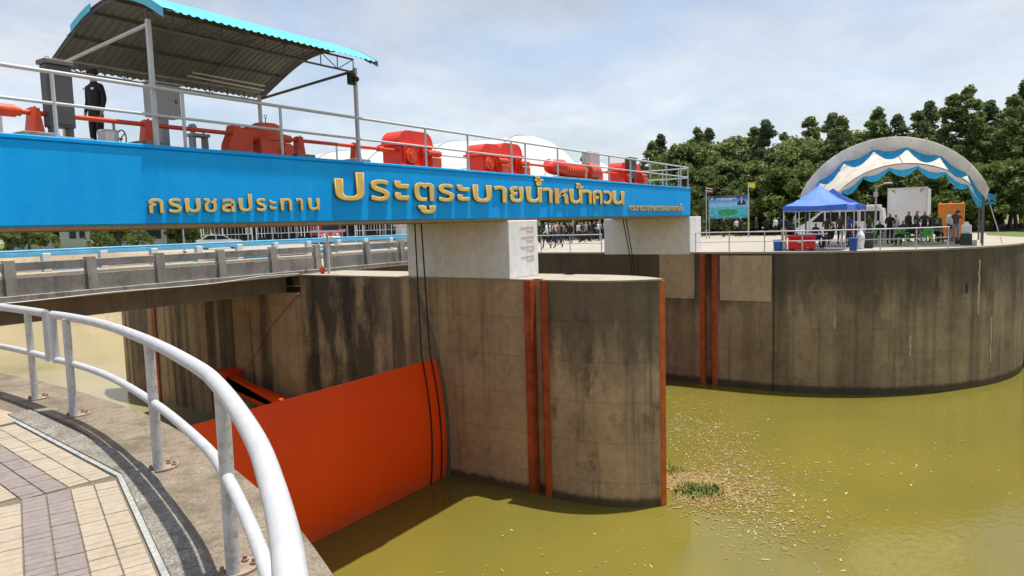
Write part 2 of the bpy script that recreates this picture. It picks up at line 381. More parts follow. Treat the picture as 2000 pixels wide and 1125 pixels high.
def leaf_mat(name, dark, light):
    mt, n, l, bs = nodes_of(name)
    pos = worldpos(n)
    oi = n.new('ShaderNodeObjectInfo')
    f = noise(n, l, pos, 0.9, 3)
    ad = n.new('ShaderNodeMath'); ad.operation = 'MULTIPLY_ADD'; ad.inputs[1].default_value = 0.35
    l.new(oi.outputs['Random'], ad.inputs[0]); l.new(f, ad.inputs[2])
    c = ramp(n, l, ad.outputs[0], [(0.38, dark), (0.95, light)])
    l.new(c, bs.inputs['Base Color'])
    bs.inputs['Roughness'].default_value = 0.6
    bs.inputs['Specular IOR Level'].default_value = 0.3
    tr = n.new('ShaderNodeBsdfTranslucent'); l.new(c, tr.inputs[0])
    ms = n.new('ShaderNodeMixShader'); ms.inputs[0].default_value = 0.4
    out = n['Material Output']
    l.new(bs.outputs[0], ms.inputs[1]); l.new(tr.outputs[0], ms.inputs[2]); l.new(ms.outputs[0], out.inputs[0])
    return mt
LEAF1 = leaf_mat('leaf_dark_green', (0.075, 0.115, 0.036), (0.21, 0.265, 0.08))
LEAF2 = leaf_mat('leaf_yellow_green', (0.06, 0.095, 0.02), (0.16, 0.205, 0.045))
LEAF3 = leaf_mat('leaf_grey_green', (0.075, 0.105, 0.05), (0.21, 0.245, 0.12))
BARK = plain('bark', (0.12, 0.09, 0.065), 0.9, var=0.3, scale=5, bmp=0.4)
GRASS = concrete('grass_turf', [(0.05, 0.09, 0.015), (0.09, 0.14, 0.025), (0.14, 0.17, 0.04)], 0, joints=False, blotch=0.4, tint=(0.16, 0.12, 0.06), scale=2)

# ------------------------------------------------------------------ builders
class MB:
    """collects faces; build() links them as ONE mesh object"""
    def __init__(s): s.v = []; s.f = []; s.m = []; s.sm = []
    def add(s, vs, fs, mi=0, smooth=False):
        o = len(s.v); s.v += [tuple(p) for p in vs]
        for f in fs: s.f.append(tuple(i + o for i in f)); s.m.append(mi); s.sm.append(smooth)
        return s
    def box(s, x0, x1, y0, y1, z0, z1, mi=0, ch=0.0):
        if ch > 0:
            bm = bmesh.new()
            vs = [bm.verts.new(p) for p in [(x, y, z) for x in (x0, x1) for y in (y0, y1) for z in (z0, z1)]]
            for f in [(0, 1, 3, 2), (4, 6, 7, 5), (0, 4, 5, 1), (2, 3, 7, 6), (0, 2, 6, 4), (1, 5, 7, 3)]:
                bm.faces.new([vs[i] for i in f])
            bmesh.ops.bevel(bm, geom=bm.edges[:], offset=ch, segments=1, affect='EDGES', profile=0.5)
            bm.verts.index_update()
            s.add([v.co[:] for v in bm.verts], [[v.index for v in f.verts] for f in bm.faces], mi)
            bm.free(); return s
        vs = [(x, y, z) for x in (x0, x1) for y in (y0, y1) for z in (z0, z1)]
        return s.add(vs, [(0, 1, 3, 2), (4, 6, 7, 5), (0, 4, 5, 1), (2, 3, 7, 6), (0, 2, 6, 4), (1, 5, 7, 3)], mi)
    def tube(s, pts, r, seg=10, mi=0, cap=True):
        pts = [Vector(p) for p in pts]
        rr = r if isinstance(r, (list, tuple)) else [r] * len(pts)
        rings = []; prev = None
        for i, p in enumerate(pts):
            if i == 0: t = pts[1] - p
            elif i == len(pts) - 1: t = p - pts[i - 1]
            else: t = (pts[i + 1] - p).normalized() + (p - pts[i - 1]).normalized()
            t.normalize()
            if prev is None:
                a = Vector((0, 0, 1)) if abs(t.z) < 0.9 else Vector((1, 0, 0))
                u = t.cross(a).normalized()
            else:
                u = (prev - t * prev.dot(t)).normalized()
            prev = u; w = t.cross(u)
            rings.append([p + (u * math.cos(k * 2 * math.pi / seg) + w * math.sin(k * 2 * math.pi / seg)) * rr[i] for k in range(seg)])
        vs = [q for rg in rings for q in rg]; fs = []
        for i in range(len(pts) - 1):
            for k in range(seg):
                a, b = i * seg + k, i * seg + (k + 1) % seg
                fs.append((a, b, b + seg, a + seg))
        s.add(vs, fs, mi, True)
        if cap:
            s.add(rings[0], [tuple(reversed(range(seg)))], mi); s.add(rings[-1], [tuple(range(seg))], mi)
        return s
    def prism(s, poly, z0, z1, mi=0, top=True, bottom=True, smooth=False, topmi=None):
        n = len(poly)
        ar = sum(poly[i][0] * poly[(i + 1) % n][1] - poly[(i + 1) % n][0] * poly[i][1] for i in range(n))
        if ar < 0: poly = poly[::-1]
        vs = [(x, y, z0) for x, y in poly] + [(x, y, z1) for x, y in poly]
        s.add(vs, [(i, (i + 1) % n, (i + 1) % n + n, i + n) for i in range(n)], mi, smooth)
        if top: s.add([(x, y, z1) for x, y in poly], [tuple(range(n))], mi if topmi is None else topmi)
        if bottom: s.add([(x, y, z0) for x, y in poly], [tuple(reversed(range(n)))], mi)
        return s
    def extr(s, prof, axis, a0, a1, mi=0, smooth=False):
        """profile of 2D points extruded along 'x' (prof = y,z) or 'y' (prof = x,z)"""
        n = len(prof)
        mk = (lambda a, p: (a, p[0], p[1])) if axis == 'x' else (lambda a, p: (p[0], a, p[1]))
        vs = [mk(a0, p) for p in prof] + [mk(a1, p) for p in prof]
        s.add(vs, [(i, (i + 1) % n, (i + 1) % n + n, i + n) for i in range(n)], mi, smooth)
        s.add(vs[:n], [tuple(reversed(range(n)))], mi); s.add(vs[n:], [tuple(range(n))], mi)
        return s
    def strip(s, A, B, mi=0, smooth=True):
        n = len(A)
        return s.add(list(A) + list(B), [(i, i + 1, n + i + 1, n + i) for i in range(n - 1)], mi, smooth)
    def mesh(s, name, mats, org=(0, 0, 0), fix=True):
        me = bpy.data.meshes.new(name)
        ox, oy, oz = org
        me.from_pydata([(x - ox, y - oy, z - oz) for x, y, z in s.v], [], s.f)
        for mt in (mats if isinstance(mats, (list, tuple)) else [mats]): me.materials.append(mt)
        me.polygons.foreach_set('material_index', s.m)
        me.polygons.foreach_set('use_smooth', s.sm)
        if fix:
            bm = bmesh.new(); bm.from_mesh(me)
            bmesh.ops.recalc_face_normals(bm, faces=bm.faces[:]); bm.to_mesh(me); bm.free()
        me.update()
        return me
    def build(s, name, mats, parent=None, org=None, fix=True):
        if org is None: org = parent['_org'] if parent is not None else (0, 0, 0)
        o = bpy.data.objects.new(name, s.mesh(name, mats, org, fix))
        COL.objects.link(o)
        if parent is not None:
            o.parent = parent; o['_org'] = tuple(parent['_org'])
        else:
            o.location = org; o['_org'] = tuple(org)
        return o

def tag(o, label, cat, group=None):
    o['label'] = label; o['category'] = cat
    if group: o['group'] = group
    return o
def thing(name, label, cat, loc=(0, 0, 0), group=None):
    o = bpy.data.objects.new(name, None); COL.objects.link(o)
    o.empty_display_size = 0.1
    o.location = loc; o['_org'] = tuple(loc)
    return tag(o, label, cat, group)
def struct(o, kind='structure'):
    o['kind'] = kind; return o
def copy_tree(o, parent=None):
    c = o.copy(); COL.objects.link(c)
    if parent is not None: c.parent = parent
    for ch in list(o.children): copy_tree(ch, c)
    return c
def link_copy(name, mesh, parent, loc, rz=0.0, scale=None):
    o = bpy.data.objects.new(name, mesh); COL.objects.link(o)
    o.parent = parent; o.location = loc; o.rotation_euler.z = rz
    if scale: o.scale = scale
    return o
def arc(cx, cy, r, a0, a1, n):
    return [(cx + r * math.cos(a0 + (a1 - a0) * i / n), cy + r * math.sin(a0 + (a1 - a0) * i / n)) for i in range(n + 1)]
def catmull(P, n=6):
    P = [Vector(p) for p in P]; out = []
    for i in range(len(P) - 1):
        p0 = P[max(i - 1, 0)]; p1 = P[i]; p2 = P[i + 1]; p3 = P[min(i + 2, len(P) - 1)]
        for k in range(n):
            t = k / n
            out.append(0.5 * ((2 * p1) + (p2 - p0) * t + (2 * p0 - 5 * p1 + 4 * p2 - p3) * t * t + (3 * p1 - p0 - 3 * p2 + p3) * t ** 3))
    out.append(P[-1]); return out
def offset_line(P, d):
    out = []
    for i, p in enumerate(P):
        a = Vector(P[max(i - 1, 0)]); b = Vector(P[min(i + 1, len(P) - 1)])
        t = (b - a).normalized(); out.append((p[0] - t.y * d, p[1] + t.x * d))
    return out

# ================================================================== setting
WZ, TZ = -6.72, -6.2           # water level in front of the gate / behind it
FE = [(34.9 + 12 * (1 - math.cos(t)), 8.5 - 11 * math.sin(t)) for t in [i * math.pi / 2 / 28 for i in range(29)]]
RP = [tuple(p) for p in catmull([(3.42, 11.9, 0), (3.42, 10.4, 0), (3.40, 8.9, 0), (3.31, 7.75, 0), (3.13, 6.37, 0), (2.76, 4.95, 0), (2.33, 3.69, 0),
      (2.05, 3.05, 0), (1.64, 2.27, 0), (1.33, 1.76, 0), (0.95, 1.21, 0), (0.45, 0.62, 0), (-0.15, 0.02, 0), (-0.9, -0.55, 0),
      (-2, -1.2, 0), (-3.5, -1.8, 0), (-6, -2.3, 0), (-9, -2.5, 0)], 5)]
NE = offset_line([(p[0], p[1]) for p in RP], 0.42)

# far ground: one sheet out to the horizon
toe = [(34.9, 51), (33, 55), (30, 64), (30.5, 82), (22, 100), (-20, 115), (-400, 140)]
crest = [(34.9, 52), (38, 59), (35.5, 67), (36, 85), (28, 106), (-18, 122), (-400, 148)]
g = MB()
poly = [(900, -140)] + FE[::-1] + crest + [(-400, 900), (900, 900)]
g.add([(x, y, 0) for x, y in poly], [tuple(range(len(poly)))])
struct(g.build('ground', PLAZA))
g = MB()
poly = [(900, -3.0)] + [(x + 0.02, y - 0.02) for x, y in FE[::-1][:1]] + [(46.9, -60), (900, -60)]
g.strip([(x, y, 0.0) for x, y in crest], [(x, y, -7.0) for x, y in toe], smooth=False)
struct(g.build('sandy_river_bank', SAND))
# lawn and wood floor beyond the plaza, sheets laid over the ground
g = MB(); g.add([(52, -3.2, 0.006), (140, -17, 0.006), (140, -0.6, 0.006), (72, -1.0, 0.006), (58, -0.8, 0.006)], [(0, 1, 2, 3, 4)])
struct(g.build('lawn', GRASS))
g = MB(); g.add([(66, -5.3, 0.010), (300, -42, 0.010), (300, 34, 0.010), (100, 40, 0.010), (82, 36, 0.010), (70, 22, 0.010), (62, 4, 0.010)], [tuple(range(7))])
struct(g.build('wood_floor', EARTH))
g = MB(); g.add([(-300, 150, 0.006), (60, 92, 0.006), (64, 100, 0.006), (110, 150, 0.006), (110, 400, 0.006), (-300, 400, 0.006)], [tuple(range(6))])
struct(g.build('far_meadow', GRASS))
# bank upstream of the curved wall
g = MB(); g.strip([(46.9, -2.51, -0.01), (900, -140.1, -0.01)], [(44.5, -14, -7.4), (898, -152, -7.4)], smooth=False)
struct(g.build('grass_bank', GRASS))

# water
g = MB(); g.add([(-200, -200, WZ), (400, -200, WZ), (400, 15.2, WZ), (-200, 15.2, WZ)], [(0, 1, 2, 3)])
struct(g.build('river_water', WATER))
g = MB(); g.add([(-300, 15.0, TZ), (60, 15.0, TZ), (60, 140, TZ), (-300, 140, TZ)], [(0, 1, 2, 3)])
struct(g.build('tail_water', WATER2))

# ------------------------------------------------------------------ near bank: the platform the picture is taken from
g = MB()
inner = offset_line([(p[0], p[1]) for p in RP], -0.16)
n_in = [p for p in inner]
poly = n_in + [(-60, -2.6), (-60, 95), (3.2, 95)]
g.add([(x, y, -0.012) for x, y in poly], [tuple(range(len(poly)))])
pav = struct(g.build('paved_platform', GROUT)); pav['_org'] = (0, 0, 0)
# concrete edge slab the rail stands on
g = MB()
A = [(3.84, 95)] + NE; B = [(3.2, 95)] + inner
n_ = len(A)
g.strip([(x, y, 0.0) for x, y in A], [(x, y, 0.0) for x, y in B], smooth=False)
g.strip([(x, y, 0.0) for x, y in B], [(x, y, -0.1) for x, y in B], smooth=False)
struct(g.build('concrete_edge_slab', WALK))
# near abutment wall under it
g = MB()
W0 = [(3.80, 95)] + offset_line([(p[0], p[1]) for p in RP], 0.40)
W1 = [(2.6, 95)] + offset_line([(p[0], p[1]) for p in RP], -0.5)
poly = W0 + W1[::-1]
g.strip([(x, y, -0.14) for x, y in W0], [(x, y, -9) for x, y in W0])
g.strip([(x, y, -0.14) for x, y in W1], [(x, y, -9) for x, y in W1])
g.strip([(x, y, -0.14) for x, y in W0], [(x, y, -0.14) for x, y in W1], smooth=False)
tag(g.build('abutment_wall', WALL), 'curved concrete quay wall below the white tubular rail', 'wall')
g = MB()
g.strip([(x, y, 0.0) for x, y in A], [(x, y, -0.14) for x, y in A], smooth=False)
g.strip([(x, y, -0.139) for x, y in A], [(x - 0.3, y, -0.139) for x, y in A], smooth=False)
struct(g.build('slab_nosing', WALK))

# kerb strip, pale line and tiles
KA = Vector((2.90, 7.75)); KB = Vector((2.54, 5.02)); KC = Vector((0.30, -0.62))
def lines(off):
    d1 = (KB - KA).normalized(); d2 = (KC - KB).normalized()
    n1 = Vector((d1.y, -d1.x)); n2 = Vector((d2.y, -d2.x))      # to the platform's inside (-x)
    mt = (n1 + n2).normalized(); k = off / mt.dot(n1)
    return KA + n1 * off, KB + mt * k, KC + n2 * off
def band(name, o0, o1, z0, z1, mt):
    a, b = lines(o0), lines(o1)
    g = MB(); k = len(a)
    vs = [(p.x, p.y, z1) for p in a] + [(p.x, p.y, z1) for p in b] + [(p.x, p.y, z0) for p in a] + [(p.x, p.y, z0) for p in b]
    g.add(vs, [(0, 1, 4, 3), (1, 2, 5, 4), (6, 7, 1, 0), (7, 8, 2, 1), (9, 10, 4, 3), (10, 11, 5, 4)])
    return g.build(name, mt)
struct(band('kerb_strip', -0.20, -0.012, -0.05, 0.016, KERBM))
struct(band('pale_kerb_line', -0.012, 0.022, -0.05, 0.006, LIME))
P_ = 0.137; T_ = 0.130; Q_ = 0.0725; U_ = 0.067
def tile_mesh(nm, mt):
    g = MB(); g.box(-U_ / 2, U_ / 2, -T_ / 2, T_ / 2, -0.03, 0.0, ch=0.003)
    return g.mesh(nm, mt)
TM = {'a': tile_mesh('tile_cream', TILEA), 'b': tile_mesh('tile_mauve', TILEB)}
d1 = (KB - KA).normalized(); d2 = (KC - KB).normalized()
mitre = (Vector((d1.y, -d1.x)) + Vector((d2.y, -d2.x))).normalized()
mp_ = Vector((-mitre.y, mitre.x))
spots = []
for (d, nn, L) in ((-d1, Vector((d1.y, -d1.x)), 2.45), (d2, Vector((d2.y, -d2.x)), 2.3)):
    sg_ = 1 if d.dot(mp_) > 0 else -1
    for c in range(8):
        off = 0.034 + P_ * (c + 0.5)
        for r in range(-8, int(L / Q_)):
            q = KB + nn * off + d * (Q_ * (r + 0.5))
            if (q - KB).dot(mp_) * sg_ < U_ * 0.45: continue
            if q.y > 7.34: continue
            spots.append((q.length, q, 'b' if c in (2, 3) else 'a', math.atan2(d.y, d.x), c))
# the 300 that show largest are tiles of their own, the rest one part
spots.sort(key=lambda s: s[4] > 5)
near = [s for s in spots if s[4] <= 5]; near.sort(key=lambda s: s[0])
own = near[:300]; rest = near[300:] + [s for s in spots if s[4] > 5]
for (_, q, kind, an, c) in own:
    link_copy('tile', TM[kind], pav, (q.x, q.y, -0.002 + R.uniform(-0.002, 0.002)), an + R.uniform(-0.012, 0.012))
gt = MB()
for (_, q, kind, an, c) in rest:
    ca, sa = math.cos(an), math.sin(an); z = -0.002 + R.uniform(-0.002, 0.002)
    P4 = [(q.x + u * ca - v * sa, q.y + u * sa + v * ca) for u, v in ((-U_ / 2, -T_ / 2), (U_ / 2, -T_ / 2), (U_ / 2, T_ / 2), (-U_ / 2, T_ / 2))]
    gt.prism(P4, -0.03, z, 1 if kind == 'b' else 0, bottom=False)
struct(gt.build('tile_field', (TILEA, TILEB), pav), 'stuff')
g = MB()
far_in = [(2.98, 7.40), (2.98, 11.8), (-2.5, 11.8), (-2.5, 7.40)]
g.prism(far_in, -0.05, 0.004)
struct(g.build('tan_slab', TAN))
g = MB(); g.prism([(1.35, 7.38), (1.35, 3.2), (0.0, 1.6), (-1.5, 0.2), (-8, -1.5), (-20, -1.5), (-20, 7.38)], -0.05, -0.006)
struct(g.build('cream_paving', TILEA))

# ------------------------------------------------------------------ far abutment
ab = thing('abutment_wall', 'tall stained concrete abutment wall curving round under the event tents', 'wall', (34.9, 8.5, 0))
S0, S1 = 11.22, 10.84          # stop-log slot
g = MB()
plan = [(34.9, 52), (34.9, S0), (35.2, S0), (35.2, S1), (34.9, S1)] + FE
g.strip([(x, y, -0.06) for x, y in plan[:5]], [(x, y, -9) for x, y in plan[:5]], smooth=False)
g.strip([(x, y, -0.06) for x, y in FE], [(x, y, -9) for x, y in FE])
g.strip([(34.9, S1, -0.06), (34.9, 8.5, -0.06)], [(34.9, S1, -9), (34.9, 8.5, -9)], smooth=False)
g.build('wall', WALL, ab, fix=False)
g = MB()
capo = [(34.9, 44), (34.9, 8.5)] + FE[1:]
co = offset_line(capo, -0.035)
g.strip([(x, y, 0.012) for x, y in co], [(x, y, -0.075) for x, y in co], smooth=False)
ci = offset_line(capo, 0.30)
g.strip([(x, y, 0.012) for x, y in co], [(x, y, 0.012) for x, y in ci], smooth=False)
g.build('coping', CAP, ab)
for (y0, y1, z0, z1) in ((11.75, 13.6, -2.35, -0.075), (7.98, 10.45, -2.38, -0.16)):
    g = MB(); g.box(34.888, 34.91, y0, y1, z0, z1); o = g.build('render_panel', RENDERP, ab)
for (y0, y1) in ((S0, S0 + 0.24), (S1 - 0.24, S1)):
    g = MB(); g.box(34.86, 34.91, y0, y1, -8.5, -0.09)
    ys = y0 if y0 == S0 else y1
    g.box(34.86, 35.15, ys - 0.01, ys + 0.012, -8.5, -0.09)
    for k in (0.3, 0.7):
        g.box(34.845, 34.862, y0 + (y1 - y0) * k - 0.012, y0 + (y1 - y0) * k + 0.012, -8.5, -0.09)
    g.build('guide', GUIDE, ab)
g = MB(); g.box(34.88, 34.905, 7.86, 7.90, -7, -0.08); g.build('joint', BLACK, ab)
# crack-sealing and scars proud of the face
for (t, z0, z1, w) in ((0.93, -3.2, -0.6, 0.07), (1.02, -5.6, -3.4, 0.06), (0.60, -4.9, -4.0, 0.06), (0.30, -3.6, -2.9, 0.05)):
    x, y = 34.9 + 12 * (1 - math.cos(t)), 8.5 - 11 * math.sin(t)
    nx, ny = -math.cos(t), -math.sin(t)
    tx, ty = -ny, nx
    g = MB(); pts = []
    k = 9
    L_, R_ = [], []
    for i in range(k):
        z = z0 + (z1 - z0) * i / (k - 1); ww = w * R.uniform(0.5, 1.1); sh = R.uniform(-0.03, 0.03)
        L_.append((x + nx * 0.012 + tx * (sh - ww), y + ny * 0.012 + ty * (sh - ww), z)); R_.append((x + nx * 0.012 + tx * (sh + ww), y + ny * 0.012 + ty * (sh + ww), z))
    g.strip(L_, R_, smooth=False)
    g.strip([(p[0] - nx * 0.03, p[1] - ny * 0.03, p[2]) for p in L_], L_, smooth=False)
    g.strip([(p[0] - nx * 0.03, p[1] - ny * 0.03, p[2]) for p in R_], R_, smooth=False)
    g.build('mortar_patch', RENDERP, ab)
# drain hole
t = 0.86; x, y = 34.9 + 12 * (1 - math.cos(t)), 8.5 - 11 * math.sin(t)
g = MB(); g.box(-0.02, 0.05, -0.07, 0.07, -0.22, 0.22)
o = g.build('drain_opening', BLACK, None, (0, 0, 0)); o.parent = ab; o.location = (x - 34.9, y - 8.5, -1.9); o.rotation_euler.z = t * 0.98

# ------------------------------------------------------------------ middle pier
X0, X1 = 18.19, 20.41; XM = (X0 + X1) / 2
nl = [(X0, S0), (X0 + 0.3, S0), (X0 + 0.3, S1), (X0, S1)]
nose = [(X0, 10.4), (X0 + 0.02, 9.8), (X0 + 0.12, 9.1), (X0 + 0.34, 8.45), (X0 + 0.68, 7.88), (XM - 0.03, 7.44)]
noser = [(2 * XM - x, y) for x, y in nose[::-1]]
nr = [(2 * XM - x, y) for x, y in nl[::-1]]
pier = thing('pier', 'middle concrete pier with pointed nose and rust-red slot guides', 'pier', (XM, 12, WZ))
full_l = [(X0, 21.6)] + nl; full_r = nr + [(X1, 21.6)]
g = MB()
front = nose + noser
body = [(X0, 21.6), (X0, S0), (X0 + 0.3, S0), (X0 + 0.3, S1), (X0, S1)]
# body walls (split so the nose has its own cleaner concrete)
bl = [(X0, 21.6), (X0, S0), (X0 + 0.3, S0), (X0 + 0.3, S1), (X1 - 0.3, S1), (X1 - 0.3, S0), (X1, S0), (X1, 21.6)]
g.prism(bl, -9, -0.05)
g.build('shaft', PIER, pier)
g = MB()
nosep = [(X0, S1 - 0.002)] + [tuple(p)[:2] for p in catmull([(x, y, 0) for x, y in nose], 4)] + [tuple(p)[:2] for p in catmull([(x, y, 0) for x, y in noser], 4)] + [(X1, S1 - 0.002)]
g.prism(nosep, -9, -0.05, smooth=True)
g.build('nose', NOSE, pier)
g = MB()
tp = [(X0 - 0.015, 21.6), (X0 - 0.015, S0)] + [(X0 + 0.3, S0), (X0 + 0.3, S1), (X0 - 0.012, S1)] + [(x + (x - XM) * 0.01, y - 0.015) for x, y in nosep[1:-1]] + [(X1 + 0.012, S1), (X1 - 0.3, S1), (X1 - 0.3, S0), (X1 + 0.015, S0), (X1 + 0.015, 21.6)]
g.prism(tp, -0.05, 0.0)
g.build('cap', CAP, pier)
g = MB()
dn = [(X0 + 0.001, 21.6), (X0 + 0.001, 33.2), (X0 + 0.12, 34.4), (X0 + 0.5, 35.6), (XM, 36.7), (X1 - 0.5, 35.6), (X1 - 0.12, 34.4), (X1 - 0.001, 33.2), (X1 - 0.001, 21.6)]
g.prism(dn, -9, -0.74)
g.build('tail', PIER, pier)
for xs, sg in ((X0, -1), (X1, 1)):
    for (y0, y1) in ((S0, S0 + 0.22), (S1 - 0.22, S1)):
        g = MB()
        a, b = sorted((xs + sg * 0.035, xs - sg * 0.01)); g.box(a, b, y0, y1, -8.5, -0.03)
        ys = S0 if y0 == S0 else S1
        a, b = sorted((xs + sg * 0.035, xs - sg * 0.26)); g.box(a, b, ys - 0.012, ys + 0.012, -8.5, -0.03)
        a, b = sorted((xs + sg * 0.055, xs + sg * 0.03)); ym = (y0 + y1) / 2; g.box(a, b, ym - 0.03, ym + 0.03, -8.5, -0.03)
        g.build('guide', GUIDE, pier)
g = MB(); g.box(X0 - 0.04, X0 + 0.01, 31.7, 31.95, -8.5, -0.8); g.build('guide', GUIDE, pier)
g = MB()
t0 = 7.40
g.prism([(XM - 0.10, t0 + 0.14), (XM - 0.085, t0 + 0.07), (XM, t0 - 0.035), (XM + 0.085, t0 + 0.07), (XM + 0.10, t0 + 0.14), (XM, t0 + 0.06)], -8.5, -0.06)
g.build('nosing', GUIDE2, pier)
# curved side-seal plate that follows the gate
GC = (25.83, -5.4); GR = 11.2
def gp(z, r=GR): return GC[0] - math.sqrt(r * r - (z - GC[1]) ** 2)
zs = [-8.4 + i * 8.3 / 30 for i in range(31)]
g = MB()
g.strip([(X0 - 0.012, gp(z) - 0.10, z) for z in zs], [(X0 - 0.012, gp(z) + 0.16, z) for z in zs], smooth=False)
g.strip([(X0 - 0.012, gp(z) - 0.10, z) for z in zs], [(X0 + 0.02, gp(z) - 0.10, z) for z in zs], smooth=False)
g.build('seal_plate', plain('seal_plate_steel', (0.15, 0.12, 0.09), 0.6, var=0.3, scale=3), pier)

# painted blocks between pier and beam
def block(x0, x1, y0, y1, z0, label):
    t = thing('bearing_block', label, 'support block', ((x0 + x1) / 2, y0, z0))
    g = MB(); g.box(x0, x1, y0, y1, z0, 1.80, ch=0.015); g.build('block', WHITEC, t)
    return t
mb_ = block(X0 + 0.005, 19.93, 11.955, 16.1, 0.0, 'white painted block with red gauge marks on the middle pier')
for z in (1.52, 1.21, 0.90, 0.59):
    g = MB(); yy0, yy1 = 11.946, 11.957; x = 19.08
    x = 19.22
    for a in ((x, x + 0.42, z + 0.055, z + 0.067), (x, x + 0.42, z - 0.067, z - 0.055), (x, x + 0.014, z - 0.055, z + 0.055), (x + 0.406, x + 0.42, z - 0.055, z + 0.055), (x - 0.34, x - 0.03, z + 0.035, z + 0.050)):
        g.box(a[0], a[1], yy0, yy1, a[2], a[3])
    g.build('gauge_mark', plain('faded_red_print', (0.55, 0.20, 0.18), 0.7), mb_)
block(34.86, 36.6, 11.955, 16.72, -0.10, 'white painted block under the far end of the blue beam')
block(1.9, 3.60, 11.99, 16.1, 0.0, 'white painted block on the tiled quay')

# ------------------------------------------------------------------ radial gate
gate = thing('sluice_gate', 'big orange-red curved steel sluice gate beside the middle pier', 'sluice gate', (11, 14.7, -7.5))
g = MB()
zs = [-7.9 + i * (7.9 - 2.72) / 24 for i in range(25)]
for xa, xb in ((3.86, 18.10),):
    F = [(gp(z), z) for z in zs]; Bk = [(gp(z, GR - 0.05), z) for z in zs]
    g.strip([(xa, y, z) for y, z in F], [(xb, y, z) for y, z in F])
    g.strip([(xa, y, z) for y, z in Bk], [(xb, y, z) for y, z in Bk])
    g.strip([(xb, y, z) for y, z in F], [(xb, y, z) for y, z in Bk], smooth=False)
    g.strip([(xa, y, z) for y, z in F], [(xa, y, z) for y, z in Bk], smooth=False)
    g.add([(xa, *F[-1]), (xb, *F[-1]), (xb, *Bk[-1]), (xa, *Bk[-1])], [(0, 1, 2, 3)])
g.build('skin_plate', GATE, gate)
for zz in (-3.0, -4.4, -5.8):
    g = MB(); g.box(3.9, 18.05, gp(zz, GR - 0.05), gp(zz, GR - 0.05) + 0.4, zz - 0.06, zz + 0.06); g.build('stiffener', GATE, gate)
for xa in (5.0, 17.55):
    for zz in (-6.4, -7.3):
        g = MB()
        a = Vector((xa, gp(zz, GR - 0.05) + 0.02, zz)); b = Vector((xa, 25.7, -4.35))
        d = (b - a).normalized(); w = Vector((1, 0, 0)) * 0.16; u = d.cross(Vector((1, 0, 0))).normalized() * 0.22
        g.add([a - w - u, a + w - u, a + w + u, a - w + u, b - w - u, b + w - u, b + w + u, b - w + u], [(0, 1, 2, 3), (7, 6, 5, 4), (0, 4, 5, 1), (1, 5, 6, 2), (2, 6, 7, 3), (3, 7, 4, 0)])
        g.build('arm', GATE, gate)
    g = MB(); g.box(xa - 0.3, xa + 0.62, 25.45, 26.35, -4.75, -4.0, ch=0.05); g.tube([(xa - 0.4, 25.9, -4.38), (xa + 0.65, 25.9, -4.38)], 0.2, 16)
    g.build('trunnion', GATE, gate)
for xx in (5.9, 8.3, 10.7, 13.1, 15.5):
    g = MB(); S = [(gp(z) - 0.004, z) for z in zs]
    g.strip([(xx - 0.012, y, z) for y, z in S], [(xx + 0.012, y, z) for y, z in S]); g.strip([(xx - 0.012, y, z) for y, z in S], [(xx - 0.012, y + 0.01, z) for y, z in S]); g.strip([(xx + 0.012, y, z) for y, z in S], [(xx + 0.012, y + 0.01, z) for y, z in S])
    g.build('weld_seam', GATE, gate)
# hoist cables laid over the face
for k, (xt, xb) in enumerate(((17.54, 17.27), (17.86, 17.80))):
    c = MB(); pts = [(xt, 15.15, 1.86)]
    for i in range(13):
        z = -2.5 + (-7.0 + 2.5) * i / 12
        pts.append((xt + (xb - xt) * (1.86 - z) / 8.9, gp(z) - 0.035, z))
    c.tube(pts, 0.024, 8)
    tag(c.build('hoist_cable', CABLE), ('black hoist cable hanging to the red gate, farther from the pier', 'black hoist cable hanging to the red gate, close against the pier')[k], 'cable')
for k, (xa, xb) in enumerate(((33.92, 34.5), (34.30, 34.80))):
    c = MB(); c.tube([(xa, 15.2, 1.86), (xa + (xb - xa) * 0.75, 15.0, -0.2), (xb - 0.05, 14.75, -3.0)], 0.028, 8)
    tag(c.build('hoist_cable', CABLE), ('black hoist cable before the far white block, the one toward the middle pier', 'black hoist cable before the far white block, the one toward the abutment')[k], 'cable')
# far bay gate, mostly behind the pier
gate2 = thing('sluice_gate', 'orange-red sluice gate in the far bay behind the middle pier', 'sluice gate', (27.6, 14.7, -7.5))
g = MB(); F = [(gp(z), z) for z in zs]; Bk = [(gp(z, GR - 0.05), z) for z in zs]
g.strip([(20.5, y, z) for y, z in F], [(34.8, y, z) for y, z in F]); g.strip([(20.5, y, z) for y, z in Bk], [(34.8, y, z) for y, z in Bk])
g.add([(20.5, *F[-1]), (34.8, *F[-1]), (34.8, *Bk[-1]), (20.5, *Bk[-1])], [(0, 1, 2, 3)])
g.build('skin_plate', GATE, gate2)

# ------------------------------------------------------------------ blue beam with raised lettering
BX0, BX1, BY0, BY1, BZ0, BZ1 = -3.0, 35.02, 11.97, 16.2, 1.867, 3.245
beam = thing('gate_beam', 'long bright blue concrete beam with raised gold Thai lettering', 'beam', (16, BY0, BZ0))
g = MB(); g.box(BX0, BX1, BY0, BY1, BZ0, BZ1 - 0.07, ch=0.02); g.build('girder', BLUE, beam)
g = MB(); g.box(BX0, BX1 + 0.012, BY0 - 0.018, BY0 + 0.25, BZ1 - 0.07, BZ1, ch=0.012); g.build('kerb', BLUE, beam)
g = MB(); g.box(BX0, BX1 - 0.02, BY0 + 0.035, BY1 - 0.03, 1.80, BZ0 + 0.01); g.build('soffit', SOFF, beam)
g = MB(); g.box(BX0, BX1 - 0.02, BY0 + 0.25, BY1 - 0.02, BZ1 - 0.072, BZ1 - 0.03); g.build('deck', CAP, beam)

